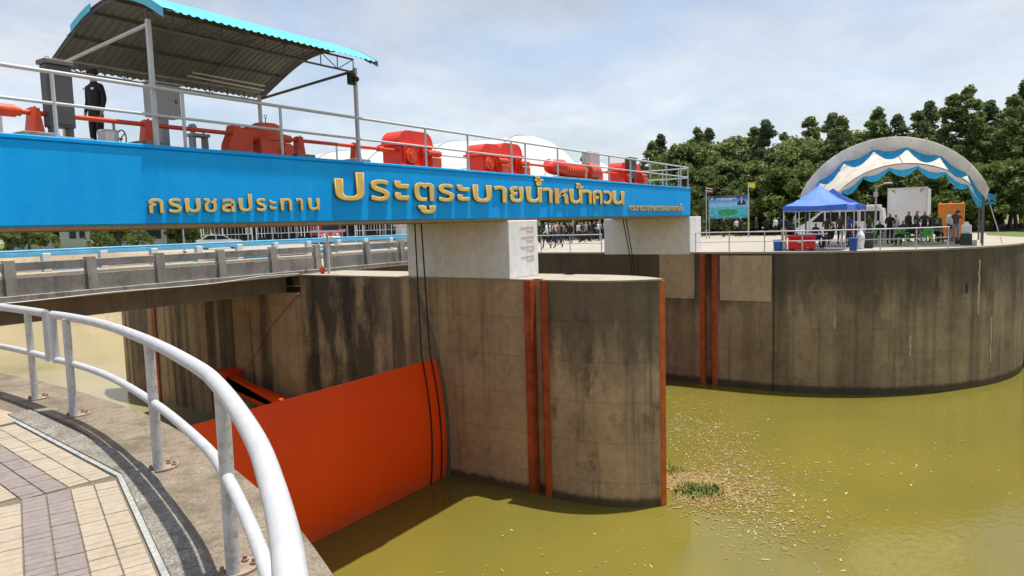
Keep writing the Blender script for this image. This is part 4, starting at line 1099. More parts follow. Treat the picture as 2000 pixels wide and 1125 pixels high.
# ================================================================== far platform rail
def frange(a, b, n): return [a + (b - a) * i / n for i in range(n + 1)]
rin = [(35.28, 11.85), (35.28, 8.5)] + [(35.28 + 11.6 * (1 - math.cos(t)), 8.5 - 10.6 * math.sin(t)) for t in frange(0.03, 0.80, 22)]
def along(P, d):
    acc = 0
    for a, b in zip(P[:-1], P[1:]):
        L = math.dist(a, b)
        if acc + L >= d: k = (d - acc) / L; return (a[0] + (b[0] - a[0]) * k, a[1] + (b[1] - a[1]) * k)
        acc += L
    return P[-1]
tl = sum(math.dist(a, b) for a, b in zip(rin[:-1], rin[1:]))
round_rail('platform_railing', 'slim silver handrail along the curved edge before the tents', rin, [along(rin, 0.05 + d) for d in frange(0, tl - 0.1, 7)], 0.012, (0.96, 0.49), (0.030, 0.022, 0.028), (RAILM, RAILM))
round_rail('platform_railing', 'silver handrail on the far wall seen between the two white blocks', [(35.2, 17.0), (35.2, 21.6)], [(35.2, 17.05), (35.2, 19.0), (35.2, 20.9), (35.2, 21.55)], 0.012, (0.96, 0.49), (0.030, 0.022, 0.028), (RAILM, RAILM))

# ================================================================== arched tent with swags
def tent_arch(cx0, y0, y1, ze, za, n=28):
    """elliptical arch profile (y, z) from y1 to y0"""
    ym = (y0 + y1) / 2; w = (y1 - y0) / 2; h = za - ze; r = (w * w + h * h) / (2 * h); zc = za - r; al = math.asin(min(1, w / r))
    if h > w: al = math.pi - al
    return [(ym + r * math.sin(al - 2 * al * i / n), zc + r * math.cos(al - 2 * al * i / n)) for i in range(n + 1)]
tx0, tx1 = 41.0, 49.0
at = thing('arched_tent', 'arched cream marquee hung with blue and white swags', 'tent', (44, 3.9, 0))
def back_k(x): return 1.0 - 0.13 * max(0.0, (x - 41.0) / 8.0)
P0 = tent_arch(tx0, -0.50, 7.70, 2.62, 5.42)
g = MB()
xs_ = [tx0 - 0.55, tx0 - 0.2] + frange(tx0, tx1, 8) + [tx1 + 0.3]
V = []
for i, x in enumerate(xs_):
    lift = 0.16 if i == 0 else 0.03 if i == 1 else 0.0
    sag = 0.035 * math.sin(i * 2.2)
    V.append([(x, y + (y - 3.6) * (0.03 if i == 0 else 0), z * back_k(x) + lift * 0.4 + (sag if 2 < i < len(xs_) - 2 else 0) + 0.02 * math.sin(k * 1.7 + i)) for k, (y, z) in enumerate(P0)])
for a, b in zip(V[:-1], V[1:]): g.strip(a, b)
for a, b in zip(V[:-1], V[1:]): g.strip([(x, y, z - 0.02) for x, y, z in a], [(x, y, z - 0.02) for x, y, z in b])
g.build('canopy', TENTC, at)
g = MB()  # pleated front hood
hA, hB = [], []
for k in range(0, 113):
    u = k / 112; i = u * (len(P0) - 1); j = min(int(i), len(P0) - 2); f = i - j
    y = P0[j][0] * (1 - f) + P0[j + 1][0] * f; z = P0[j][1] * (1 - f) + P0[j + 1][1] * f
    wv = 0.03 * math.sin(k * 1.9)
    hA.append((tx0 - 0.55, y + (y - 3.6) * 0.03, z + 0.075)); hB.append((tx0 - 0.62 + wv, y + (y - 3.6) * 0.0, z - 0.46 - 0.03 * math.cos(k * 1.9)))
g.strip(hA, hB); g.strip([(x + 0.012, y, z) for x, y, z in hA], [(x + 0.012, y, z) for x, y, z in hB]); g.build('front_hood', TENTC, at)
def swags(xp, drop0, n, mk):
    L = len(P0) - 1; kb = back_k(xp)
    def pt(u):
        i = u * L; j = min(int(i), L - 1); f = i - j
        return P0[j][0] * (1 - f) + P0[j + 1][0] * f, (P0[j][1] * (1 - f) + P0[j + 1][1] * f) * kb
    for s in range(n):
        gw, gb = MB(), MB(); W0_, W1_, B0_, B1_ = [], [], [], []
        for k in range(13):
            u = (s + k / 12) / n; y, z = pt(u); sc = math.sin(math.pi * k / 12)
            fold = 0.03 * math.sin(k * 2.1)
            W0_.append((xp, y, z - drop0)); W1_.append((xp - 0.04 + fold, y, z - drop0 - 0.10 - 0.24 * sc))
            B0_.append((xp + 0.02, y, z - drop0 - 0.08 - 0.16 * sc)); B1_.append((xp + fold * 1.3, y, z - drop0 - 0.24 - 0.50 * sc))
        for gg, a, b, mt, nm in ((gw, W0_, W1_, DRAPEW, 'white_swag'), (gb, B0_, B1_, DRAPEB, 'blue_swag')):
            gg.strip(a, b); gg.strip([(x + 0.008, y, z) for x, y, z in a], [(x + 0.008, y, z) for x, y, z in b]); gg.build(nm, mt, at)
swags(tx0 + 0.05, 0.26, 7, 0); swags(tx1 - 0.05, 0.12, 7, 1)
for (x, y) in ((tx0, -0.42), (tx1, -0.3), (tx0, 7.6), (tx1, 7.6), (44, -0.4)):
    g = MB(); g.tube([(x, y, 0), (x, y, 2.62 * back_k(x))], 0.045, 8); g.build('post', STEELD, at)
for x in (tx0, 44.0, tx1):
    g = MB(); g.tube([(x, y, z * back_k(x) - 0.06) for y, z in P0], 0.025, 6); g.build('arch_rib', STEELG, at)
g = MB(); g.tube([(tx0 + 0.3, 3.6, 5.30), (tx1 - 0.2, 3.6, 4.62)], 0.03, 6); g.build('ridge_bar', STEELG, at)
g = MB()
for k in range(14):
    a = k * 0.45; r = 0.20 + 0.05 * math.sin(k * 2.3)
    pass
A = [(tx0 - 0.1 + 0.16 * math.cos(a), -0.5 + 0.28 * math.cos(a) * 0.5, 2.55 - 0.55 * a / 5) for a in frange(0, 5, 14)]
B = [(tx0 - 0.1 - 0.12 * math.cos(a + 1), -0.62 - 0.30 * abs(math.sin(a)), 2.5 - 0.55 * a / 5) for a in frange(0, 5, 14)]
g.strip(A, B); g.strip([(x + 0.01, y, z) for x, y, z in A], [(x + 0.01, y, z) for x, y, z in B]); g.build('knotted_drape', DRAPEB, at)
g = MB(); g.tube([(tx0 - 0.05, -0.55, 2.4), (42.2, -1.25, 0.02)], 0.022, 6); g.build('guy_rope', DRAPEW, at)

# big white marquees beyond the beam
def marquee(name, label, cx, cy, rad, hgt, length, ang):
    t = thing(name, label, 'tent', (cx, cy, 0), 'white marquees on the plaza')
    ca, sa = math.cos(ang), math.sin(ang)
    def W(u, v, z): return (cx + u * ca - v * sa, cy + u * sa + v * ca, z)
    a0 = math.asin(3.4 / hgt)
    prof_ = [(rad * math.cos(a0 + (math.pi - 2 * a0) * i / 24), hgt * math.sin(a0 + (math.pi - 2 * a0) * i / 24)) for i in range(25)]
    for s in range(4):
        g = MB(); u0, u1 = -length / 2 + s * length / 4, -length / 2 + (s + 1) * length / 4
        st = [[W(u, v * (1 - 0.02 * math.sin(math.pi * (u - u0) / (u1 - u0))), z * (1 - 0.02 * math.sin(math.pi * (u - u0) / (u1 - u0)))) for v, z in prof_] for u in frange(u0, u1, 4)]
        for a, b in zip(st[:-1], st[1:]): g.strip(a, b)
        g.build('roof_bay', TENTW, t)
    for s_ in (-1, 1):
        g = MB(); st = []
        for q in range(8):
            th = math.pi / 2 * q / 7.6
            st.append([W(s_ * (length / 2 + rad * 0.62 * math.sin(th)), v * math.cos(th), 3.4 + (z - 3.4) * math.cos(th)) for v, z in prof_])
        for a_s, b_s in zip(st[:-1], st[1:]): g.strip(a_s, b_s)
        g.build('domed_end', TENTW, t)
    for s in range(5):
        u = -length / 2 + s * length / 4
        for v in (prof_[0][0], prof_[-1][0]):
            g = MB(); g.tube([W(u, v, 0), W(u, v, 3.45)], 0.09, 8); g.build('post', STEELG, t)
        g = MB(); g.tube([W(u, v * 1.006, z * 1.006 + 0.02) for v, z in prof_], 0.07, 6); g.build('arch_rib', STEELG, t)
    return t
marquee('marquee', 'largest white barrel marquee rising behind the red twin hoist', 71.6, 64.0, 12.2, 12.3, 36, math.radians(98))
marquee('marquee', 'lower white barrel marquee behind the far red hoist', 62.9, 39.0, 5.8, 7.7, 14, math.radians(98))

# ================================================================== blue pop-up gazebo
gz = thing('gazebo', 'blue pop-up gazebo with white legs at the platform rail', 'gazebo', (38.1, 6.9, 0))
def gaz(cx, cy, h, eave, apex, nm):
    g = MB(); nn = 10; V = []
    for i in range(nn + 1):
        row = []
        for j in range(nn + 1):
            u, v = i / nn * 2 - 1, j / nn * 2 - 1; r_ = max(abs(u), abs(v))
            z = eave + (apex - eave) * (1 - r_) ** 1.35 * (1 - 0.10 * (1 - abs(abs(u) - abs(v)))) - 0.05 * (1 - min(abs(u), abs(v))) * r_
            row.append((cx + u * h, cy + v * h, z))
        V.append(row)
    vs = [p for row in V for p in row]; k = nn + 1
    fs = [(i * k + j, (i + 1) * k + j, (i + 1) * k + j + 1, i * k + j + 1) for i in range(nn) for j in range(nn)]
    g.add(vs, fs, 0, True); g.add([(x, y, z - 0.012) for x, y, z in vs], fs, 0, True)
    o = g.build('canopy', GAZB, gz)
    for (ax, ay, bx, by) in ((-1, -1, 1, -1), (1, -1, 1, 1), (1, 1, -1, 1), (-1, 1, -1, -1)):
        g = MB(); T_s, B_s = [], []
        for q in range(15):
            u = q / 14; w = 0.02 * math.sin(q * 1.8)
            x, y = cx + (ax + (bx - ax) * u) * h, cy + (ay + (by - ay) * u) * h
            ox, oy = (ay - by) and w or 0, (ax - bx) and w or 0
            sag = 0.05 * math.sin(math.pi * u)
            T_s.append((x, y, eave - sag)); B_s.append((x + (0.02 if ax == bx else 0) * ax + ox, y + (0.02 if ay == by else 0) * ay + oy, eave - 0.27 - 0.015 * math.cos(q * 1.3)))
        g.strip(T_s, B_s); g.strip([(x + 0.006, y + 0.006, z) for x, y, z in T_s], [(x + 0.006, y + 0.006, z) for x, y, z in B_s]); g.build('valance', GAZB, gz)
    for (sx, sy) in ((-1, -1), (1, -1), (1, 1), (-1, 1)):
        g = MB(); x, y = cx + sx * (h - 0.04), cy + sy * (h - 0.04); g.box(x - 0.022, x + 0.022, y - 0.022, y + 0.022, 0.012, eave - 0.02); g.build('leg', WHITEP, gz)
    for s in (-1, 1):
        g = MB(); g.box(cx - h, cx + h, cy + s * (h - 0.04) - 0.012, cy + s * (h - 0.04) + 0.012, eave - 0.30, eave - 0.27); g.build('truss_bar', WHITEP, gz)
        g = MB(); g.box(cx + s * (h - 0.04) - 0.012, cx + s * (h - 0.04) + 0.012, cy - h, cy + h, eave - 0.30, eave - 0.27); g.build('truss_bar', WHITEP, gz)
gaz(37.6, 6.35, 1.42, 2.18, 3.30, 'a')
gz2 = gz
gz = thing('gazebo', 'second blue pop-up gazebo standing behind the one at the rail', 'gazebo', (41.6, 6.6, 0))
gaz(41.2, 6.3, 1.45, 2.2, 3.2, 'b')

# ================================================================== vehicles and boxes behind the crowd
def wheel(parent, x, y, z, r, axis='x', w=0.22):
    d = (w / 2, 0, 0) if axis == 'x' else (0, w / 2, 0)
    a, b = Vector((x, y, z)) - Vector(d), Vector((x, y, z)) + Vector(d)
    g = MB(); g.tube([a, a + (b - a) * 0.12, a + (b - a) * 0.88, b], [r * 0.92, r, r, r * 0.92], 20); ty = g.build('wheel', BLACK, parent)
    g = MB(); g.tube([a - (b - a) * 0.04, b + (b - a) * 0.04], r * 0.58, 16); g.build('rim', STEELG, ty)
CARW = plain('white_car_paint', (0.66, 0.66, 0.66), 0.25, var=0.03)
def van(x0, y0, L, label):
    """passenger van side-on along y, nose to +y, near side at x0"""
    W_, H = 1.85, 2.12
    t = thing('passenger_van', label, 'van', (x0 + W_ / 2, y0 + L / 2, 0))
    pf = [(y0 + 0.02, 0.42), (y0 + L - 0.25, 0.34), (y0 + L - 0.02, 0.55), (y0 + L, 0.85), (y0 + L - 0.55, 1.16), (y0 + L - 1.55, 1.92), (y0 + L - 2.1, 2.08), (y0 + 0.5, H), (y0 + 0.12, 2.02), (y0, 1.2)]
    g = MB(); g.extr(pf, 'x', x0, x0 + W_); o = g.build('body', CARW, t)
    for (a, b, nm) in ((0.25, 1.35, 'side_window'), (1.45, 2.55, 'side_window'), (2.65, 3.45, 'side_window')):
        g = MB(); g.box(x0 - 0.008, x0 + 0.02, y0 + a, y0 + b, 1.22, 1.86); g.build(nm, GLASSD, t)
    g = MB(); g.add([(x0 - 0.008, y0 + 3.55, 1.22), (x0 - 0.008, y0 + L - 0.95, 1.22), (x0 - 0.008, y0 + L - 1.62, 1.84), (x0 - 0.008, y0 + 3.55, 1.86)], [(0, 1, 2, 3)]); g.build('door_window', GLASSD, t)
    a = Vector((0, y0 + L - 0.66, 1.25)); b = Vector((0, y0 + L - 1.50, 1.88)); nrm = Vector((0, 0.60, 0.80)) * 0.012
    g = MB(); g.add([(x0 + 0.12, *(a + nrm)[1:]), (x0 + W_ - 0.12, *(a + nrm)[1:]), (x0 + W_ - 0.2, *(b + nrm)[1:]), (x0 + 0.2, *(b + nrm)[1:])], [(0, 1, 2, 3)]); g.build('windscreen', GLASSD, t)
    for yy in (y0 + 0.95, y0 + L - 1.0):
        for xx in (x0 + 0.1, x0 + W_ - 0.1): wheel(t, xx, yy, 0.34, 0.34)
    g = MB(); g.box(x0 - 0.012, x0 + 0.02, y0 + 2.6, y0 + 3.5, 0.45, 0.47); g.box(x0 - 0.012, x0 + 0.02, y0 + 0.2, y0 + L - 0.6, 0.70, 0.74); g.build('side_trim', STEELG, t)
    g = MB(); g.box(x0 + 0.08, x0 + 0.42, y0 + L - 0.16, y0 + L + 0.006, 0.72, 0.88, ch=0.03); g.build('headlight', WHITEP, t)
    g = MB(); g.box(x0 + W_ - 0.42, x0 + W_ - 0.08, y0 + L - 0.16, y0 + L + 0.006, 0.72, 0.88, ch=0.03); g.build('headlight', WHITEP, t)
    g = MB(); g.box(x0 + 0.1, x0 + W_ - 0.1, y0 + 0.3, y0 + 2.0, H - 0.005, H + 0.14, ch=0.02); g.build('roof_rack', CARW, t)
    c = bpy.data.curves.new('sign', 'FONT'); c.body = 'AICA'; ob = bpy.data.objects.new('roof_print', c); COL.objects.link(ob)
    dg = bpy.context.evaluated_depsgraph_get(); dg.update(); me = bpy.data.meshes.new_from_object(ob.evaluated_get(dg)); bpy.data.objects.remove(ob)
    me.materials.clear(); me.materials.append(REDTXT)
    ob = bpy.data.objects.new('print', me); COL.objects.link(ob); ob.parent = t
    ob.rotation_euler = (math.pi / 2, 0, -math.pi / 2); ob.scale = (0.17, 0.14, 1); ob.location = (x0 - 0.012 - t.location.x, y0 + 1.9 - t.location.y, 1.92)
    return t
van(50.9, 4.75, 5.3, 'white passenger van parked behind the people under the tent')
bx = thing('white_box_truck', 'white freight box with banded corners behind the van', 'container', (54.0, 3.6, 0))
g = MB(); g.box(53.0, 58.0, 2.5, 4.72, 0.62, 3.28, ch=0.02); g.build('box', WHITEP, bx)
for (y0, y1) in ((2.46, 2.56), (4.66, 4.76)):
    g = MB(); g.box(52.97, 53.05, y0, y1, 0.62, 3.31); g.build('corner_post', HOUSEW, bx)
g = MB(); g.box(52.96, 53.06, 2.46, 4.76, 3.24, 3.32); g.build('top_rail', HOUSEW, bx)
for y in (2.62, 4.32):
    g = MB(); g.add([(52.985, y, 3.2), (52.985, y + 0.28, 3.2), (52.985, y + 0.28 if y < 3 else y, 2.92)], [(0, 1, 2)]); g.build('corner_tape', plain('tan_tape', (0.45, 0.33, 0.2), 0.7), bx)
g = MB(); g.box(53.1, 57.9, 2.7, 4.5, 0.5, 0.62); g.build('chassis', STEELD, bx)
for x in (53.9, 57.0):
    for y in (2.75, 4.45): wheel(bx, x, y, 0.45, 0.45, 'y', 0.26)
g = MB(); g.box(58.05, 59.6, 2.55, 4.65, 0.55, 2.5, ch=0.08); cb = g.build('cab', CARW, bx)
ob_ = thing('generator_box', 'orange steel generator cabin behind the cameraman', 'generator', (50.4, 1.1, 0))
g = MB(); g.box(49.6, 51.4, 0.42, 1.76, 0.16, 2.16, ch=0.02); g.build('cabin', ORBOX, ob_)
g = MB(); g.box(49.7, 51.3, 0.5, 1.68, 0.012, 0.16); g.build('skid', STEELD, ob_)
g = MB(); g.tube([(50.0, 1.12, 2.16), (50.0, 1.12, 2.28)], 0.07, 10); g.build('beacon', REDP, ob_)
for y in (0.5, 1.66):
    g = MB(); g.tube([(49.7, y, 2.16), (49.7, y, 2.21), (49.8, y, 2.25), (49.9, y, 2.21), (49.9, y, 2.16)], 0.02, 6); g.build('lifting_eye', ORBOX, ob_)
g = MB(); g.box(49.585, 49.602, 0.55, 1.05, 0.35, 1.9); g.build('door', ORBOX, ob_)

# ================================================================== furniture at the rail
def bin_(x, y, w, h, mt, label, name='bin', cat='bin'):
    t = thing(name, label, cat, (x, y, 0.012))
    g = MB(); k = 0.88; vs = [(x + sx * w / 2 * k, y + sy * w / 2 * k, 0.012) for sx, sy in ((-1, -1), (1, -1), (1, 1), (-1, 1))] + [(x + sx * w / 2, y + sy * w / 2, h) for sx, sy in ((-1, -1), (1, -1), (1, 1), (-1, 1))]
    g.add(vs, [(3, 2, 1, 0), (0, 1, 5, 4), (1, 2, 6, 5), (2, 3, 7, 6), (3, 0, 4, 7), (4, 5, 6, 7)]); g.build('body', mt, t)
    g = MB(); g.box(x - w / 2 - 0.02, x + w / 2 + 0.02, y - w / 2 - 0.02, y + w / 2 + 0.02, h, h + 0.05, ch=0.015); g.build('rim', mt, t)
bin_(36.25, 8.0, 0.36, 0.50, BLUEP, 'small blue plastic bin left of the red cooler')
bin_(36.0, 4.6, 0.34, 0.56, BLUEP, 'small blue plastic bin beside the white rice sack')
bin_(38.7, 4.25, 0.42, 0.75, plain('black_bin_plastic', (0.03, 0.032, 0.03), 0.5), 'black rubbish bin beside the white sack')
t = thing('ice_cooler', 'big red plastic ice cooler at the platform rail', 'cooler', (36.55, 6.95, 0.012))
g = MB(); g.box(36.2, 36.9, 6.38, 7.52, 0.08, 0.60, ch=0.03); g.build('tub', REDP, t)
g = MB(); g.box(36.16, 36.94, 6.34, 7.56, 0.605, 0.74, ch=0.03); g.build('lid', REDP, t)
g = MB(); g.box(36.185, 36.2, 6.85, 7.08, 0.40, 0.46); g.build('badge', WHITEP, t)
g = MB(); g.tube([(36.2, 6.6, 0.16), (36.14, 6.6, 0.16)], 0.025, 8); g.build('drain_plug', WHITEP, t)
for y in (6.5, 7.4):
    g = MB(); g.box(36.25, 36.85, y - 0.08, y + 0.08, 0.012, 0.09); g.build('foot', BLACK, t)
def sack(x, y, w, h, label, mt=WHITEP, name='sack'):
    g = MB(); rows = []
    for i in range(8):
        u = i / 7; rr = w / 2 * (0.9 + 0.25 * math.sin(math.pi * u)) * (1 if u < 0.85 else 0.55)
        rows.append([(x + rr * math.cos(a) * (1 + 0.08 * math.sin(3 * a + i)), y + rr * 0.75 * math.sin(a) * (1 + 0.08 * math.cos(2 * a + i)), 0.012 + h * u) for a in [k * math.pi / 6 for k in range(12)]])
    vs = [p for r_ in rows for p in r_]
    g.add(vs, [(i * 12 + k, i * 12 + (k + 1) % 12, (i + 1) * 12 + (k + 1) % 12, (i + 1) * 12 + k) for i in range(7) for k in range(12)], 0, True)
    g.add(rows[0], [tuple(reversed(range(12)))]); g.add(rows[-1], [tuple(range(12))])
    tag(g.build(name, mt, None, (x, y, 0.012)), label, 'sack')
sack(38.05, 4.55, 0.42, 0.98, 'tall white sack standing beside the black bin')
sack(36.3, 7.72, 0.30, 0.42, 'short pale sack between blue bin and red cooler', CABL)

def chair(x, y, rz, label):
    t = thing('plastic_chair', label, 'chair', (x, y, 0.012), 'green plastic chairs under the tent')
    t.rotation_euler.z = rz; t['_org'] = (0, 0, 0)
    def part(nm, g): return g.build(nm, GREENP, t)
    for sx in (-1, 1):
        g = MB(); g.tube([(sx * 0.21, -0.20, 0), (sx * 0.19, -0.17, 0.43)], [0.02, 0.026], 8); part('leg', g)
        g = MB(); g.tube([(sx * 0.21, 0.22, 0), (sx * 0.19, 0.17, 0.43)], [0.02, 0.026], 8); part('leg', g)
        g = MB(); g.tube([(sx * 0.19, 0.17, 0.43), (sx * 0.20, 0.24, 0.86)], [0.026, 0.02], 8); part('back_post', g)
        g = MB(); g.tube([(sx * 0.22, 0.20, 0.64), (sx * 0.25, -0.10, 0.64), (sx * 0.23, -0.17, 0.45)], 0.02, 8); part('armrest', g)
    g = MB(); g.box(-0.22, 0.22, -0.21, 0.20, 0.42, 0.455, ch=0.012); part('seat', g)
    for i in range(4):
        g = MB(); xx = -0.12 + i * 0.08; g.box(xx - 0.018, xx + 0.018, 0.185 + 0.01, 0.215 + 0.01, 0.47, 0.82); part('back_slat', g)
    g = MB(); g.box(-0.2, 0.2, 0.215, 0.25, 0.81, 0.88, ch=0.01); part('top_rail', g)
chair(42.1, 3.05, math.radians(70), 'green plastic chair with a seated man on it')
chair(42.6, 1.95, math.radians(-100), 'empty green plastic chair near the folding table')
chair(44.6, 4.75, math.radians(100), 'green plastic chair beside the grey table')
def table(x0, x1, y0, y1, label, mt):
    t = thing('folding_table', label, 'table', ((x0 + x1) / 2, (y0 + y1) / 2, 0.012))
    g = MB(); g.box(x0, x1, y0, y1, 0.70, 0.74, ch=0.008); g.build('top', mt, t)
    for x in (x0 + 0.06, x1 - 0.06):
        for y in (y0 + 0.06, y1 - 0.06):
            g = MB(); g.tube([(x, y, 0.012), (x, y, 0.70)], 0.018, 6); g.build('leg', STEELG, t)
    return t
tb = table(45.2, 46.0, 3.3, 4.9, 'grey-clothed table before the white van', CABL)
g = MB(); g.box(45.18, 45.20, 3.28, 4.92, 0.12, 0.745); g.build('cloth', CABL, tb)
table(43.2, 44.0, 0.9, 2.4, 'folding table between the dark-dressed group and the rail', STEELD)
table(38.4, 39.2, 6.2, 7.5, 'folding table under the blue gazebo', WHITEP)
t = thing('water_cooler_crate', 'white water tank on a dark crate by the tent post', 'water tank', (42.0, 0.25, 0.012))
g = MB(); g.box(41.75, 42.25, 0.0, 0.5, 0.012, 0.55, ch=0.02); g.build('crate', plain('dark_green_crate', (0.02, 0.05, 0.04), 0.6), t)
g = MB(); g.box(41.78, 42.22, 0.03, 0.47, 0.555, 1.02, ch=0.06); g.build('tank', WHITEP, t)
g = MB(); g.tube([(42.0, 0.25, 1.02), (42.0, 0.25, 1.16)], [0.12, 0.07], 12); g.build('cap', WHITEP, t)
g = MB(); g.box(43.1, 43.6, 0.35, 0.75, 0.012, 0.28, ch=0.06); g.tube([(43.2, 0.55, 0.27), (43.35, 0.55, 0.38), (43.5, 0.55, 0.27)], 0.015, 6)
tag(g.build('camera_bag', BLACK, None, (43.35, 0.55, 0)), 'black camera bag on the ground at the cameraman\'s feet', 'bag')

# ================================================================== billboard, flags, poles
bb = thing('billboard', 'landscape event billboard with green island picture on steel posts', 'billboard', (60, 17.2, 0))
def brect(y0, y1, z0, z1, mt, nm, x=59.97):
    g = MB(); g.box(x, x + 0.02, y0, y1, z0, z1); return g.build(nm, mt, bb)
bprint = None
def board_mat():
    mt, n, l, bs = nodes_of('billboard_print')
    tcn = n.new('ShaderNodeTexCoord'); sp = n.new('ShaderNodeSeparateXYZ'); l.new(tcn.outputs['Generated'], sp.inputs[0])
    v = ramp(n, l, sp.outputs[2], [(0.0, (0.01, 0.16, 0.30)), (0.12, (0.02, 0.40, 0.50)), (0.45, (0.06, 0.42, 0.50)), (0.62, (0.25, 0.55, 0.80)), (0.80, (0.03, 0.28, 0.70)), (0.90, (0.02, 0.05, 0.25)), (1.0, (0.02, 0.03, 0.16))])
    wv = noise(n, l, mapping(n, l, tcn.outputs['Generated'], (1, 5, 9)), 1.6, 5)
    c = mixc(n, l, ramp(n, l, wv, [(0.5, (0, 0, 0)), (0.7, (0.5, 0.5, 0.5))]), v, (0.45, 0.70, 0.80))
    l.new(c, bs.inputs['Base Color']); bs.inputs['Roughness'].default_value = 0.5
    return mt
g = MB(); g.box(59.98, 60.05, 15.65, 18.85, 1.62, 3.50); g.build('panel', board_mat(), bb)
g = MB(); A = [(59.972, 17.3 + 0.85 * math.cos(a), 2.18 + (0.22 if math.sin(a) > 0 else 0.34) * math.sin(a)) for a in [i * math.pi / 12 for i in range(24)]]
g.add(A, [tuple(range(24))]); g.build('island_print', plain('green_print', (0.03, 0.30, 0.09), 0.6, var=0.5, scale=6), bb)
g = MB(); g.add([(59.97, 15.78, 2.72), (59.97, 16.50, 2.72), (59.97, 16.46, 3.0), (59.97, 16.28, 3.12), (59.97, 16.02, 3.12), (59.97, 15.84, 3.0)], [tuple(range(6))]); g.build('portrait_suit', plain('suit_print', (0.02, 0.025, 0.05), 0.7), bb)
g = MB(); g.add([(59.966, 16.15 + 0.10 * math.cos(a), 3.25 + 0.14 * math.sin(a)) for a in [i * math.pi / 8 for i in range(16)]], [tuple(range(16))]); g.build('portrait_head', plain('face_print', (0.50, 0.32, 0.22), 0.7), bb)
g = MB(); g.add([(59.966, 16.15, 2.78), (59.966, 16.22, 3.10), (59.966, 16.08, 3.10)], [(0, 1, 2)]); g.build('portrait_shirt', WHITEP, bb)
for (y0, y1, z) in ((16.6, 18.35, 3.30), (16.9, 18.0, 3.20)):
    g = MB(); k = int((y1 - y0) / 0.11)
    for i in range(k):
        h = R.uniform(0.03, 0.05); g.box(59.968, 59.98, y0 + i * 0.11, y0 + i * 0.11 + 0.075, z - h, z + h)
    g.build('title_print', WHITEP, bb)
g = MB(); g.add([(59.968, 18.62 + 0.09 * math.cos(a), 3.31 + 0.09 * math.sin(a)) for a in [i * math.pi / 6 for i in range(12)]], [tuple(range(12))]); g.build('emblem_print', WHITEP, bb)
for y in (15.6, 18.9):
    g = MB(); g.tube([(60.1, y, 0), (60.1, y, 3.6)], 0.05, 8); g.build('post', STEELG, bb)
g = MB(); g.box(60.05, 60.09, 15.6, 18.9, 3.50, 3.56); g.build('frame', STEELD, bb)
def flag(x, y, h, cols, label):
    t = thing('flag', label, 'flag', (x, y, 0))
    g = MB(); g.tube([(x, y, 0), (x, y, h)], 0.035, 8); g.build('pole', RAILM, t)
    n = len(cols)
    for i, (mt, f0, f1) in enumerate(cols):
        g = MB(); A, B = [], []
        for k in range(8):
            u = k / 7; A.append((x + 0.05 * math.sin(u * 6), y - 0.02 - u * 0.52, h - 0.02 - f0 * 0.40 - 0.10 * u)); B.append((x + 0.05 * math.sin(u * 6 + 0.4), y - 0.02 - u * 0.52, h - 0.02 - f1 * 0.40 - 0.10 * u))
        g.strip(A, B); g.strip([(a + 0.004, b, c) for a, b, c in A], [(a + 0.004, b, c) for a, b, c in B]); g.build('stripe', mt, t)
NAVY = plain('navy_cloth', (0.02, 0.02, 0.12), 0.8)
flag(59.6, 19.0, 4.35, [(REDP, 0, 0.17), (WHITEP, 0.17, 0.33), (NAVY, 0.33, 0.67), (WHITEP, 0.67, 0.83), (REDP, 0.83, 1.0)], 'striped red, white and navy flag on a pole beside the billboard')
flag(59.6, 15.5, 4.55, [(plain('yellow_cloth', (0.75, 0.62, 0.05), 0.8), 0, 1.0)], 'plain yellow flag on a pole beside the billboard')
def lamp_pole(x, y, h, label, arm=0.0, mt=STEELG):
    t = thing('lamp_post', label, 'lamp post', (x, y, 0))
    g = MB(); g.tube([(x, y, 0), (x, y, h)], [0.075, 0.045], 10); g.build('pole', mt, t)
    g = MB(); g.box(x - 0.14, x + 0.14, y - 0.14, y + 0.14, 0, 0.12, ch=0.02); g.build('base', STEELG, t)
    g = MB(); g.tube([(x, y, h - 0.05), (x - 0.3, y - 0.5, h + 0.15)], 0.03, 8); g.build('arm', mt, t)
    g = MB(); g.box(x - 0.42, x - 0.2, y - 0.95, y - 0.45, h + 0.11, h + 0.2, ch=0.03); g.build('lamp_head', STEELG, t)
    return t
lp = lamp_pole(50.6, 5.2, 3.4, 'grey metal post with small box under the arched tent')
g = MB(); g.box(50.48, 50.56, 5.08, 5.34, 2.75, 3.05, ch=0.01); g.build('meter_box', CABL, lp)
lamp_pole(37.6, 60, 6.2, 'pale blue lamp post standing beyond the bridge parapet', mt=plain('pale_blue_pole', (0.30, 0.42, 0.48), 0.5))
lamp_pole(56.5, 27.5, 3.6, 'grey post behind the strolling crowd under the beam')

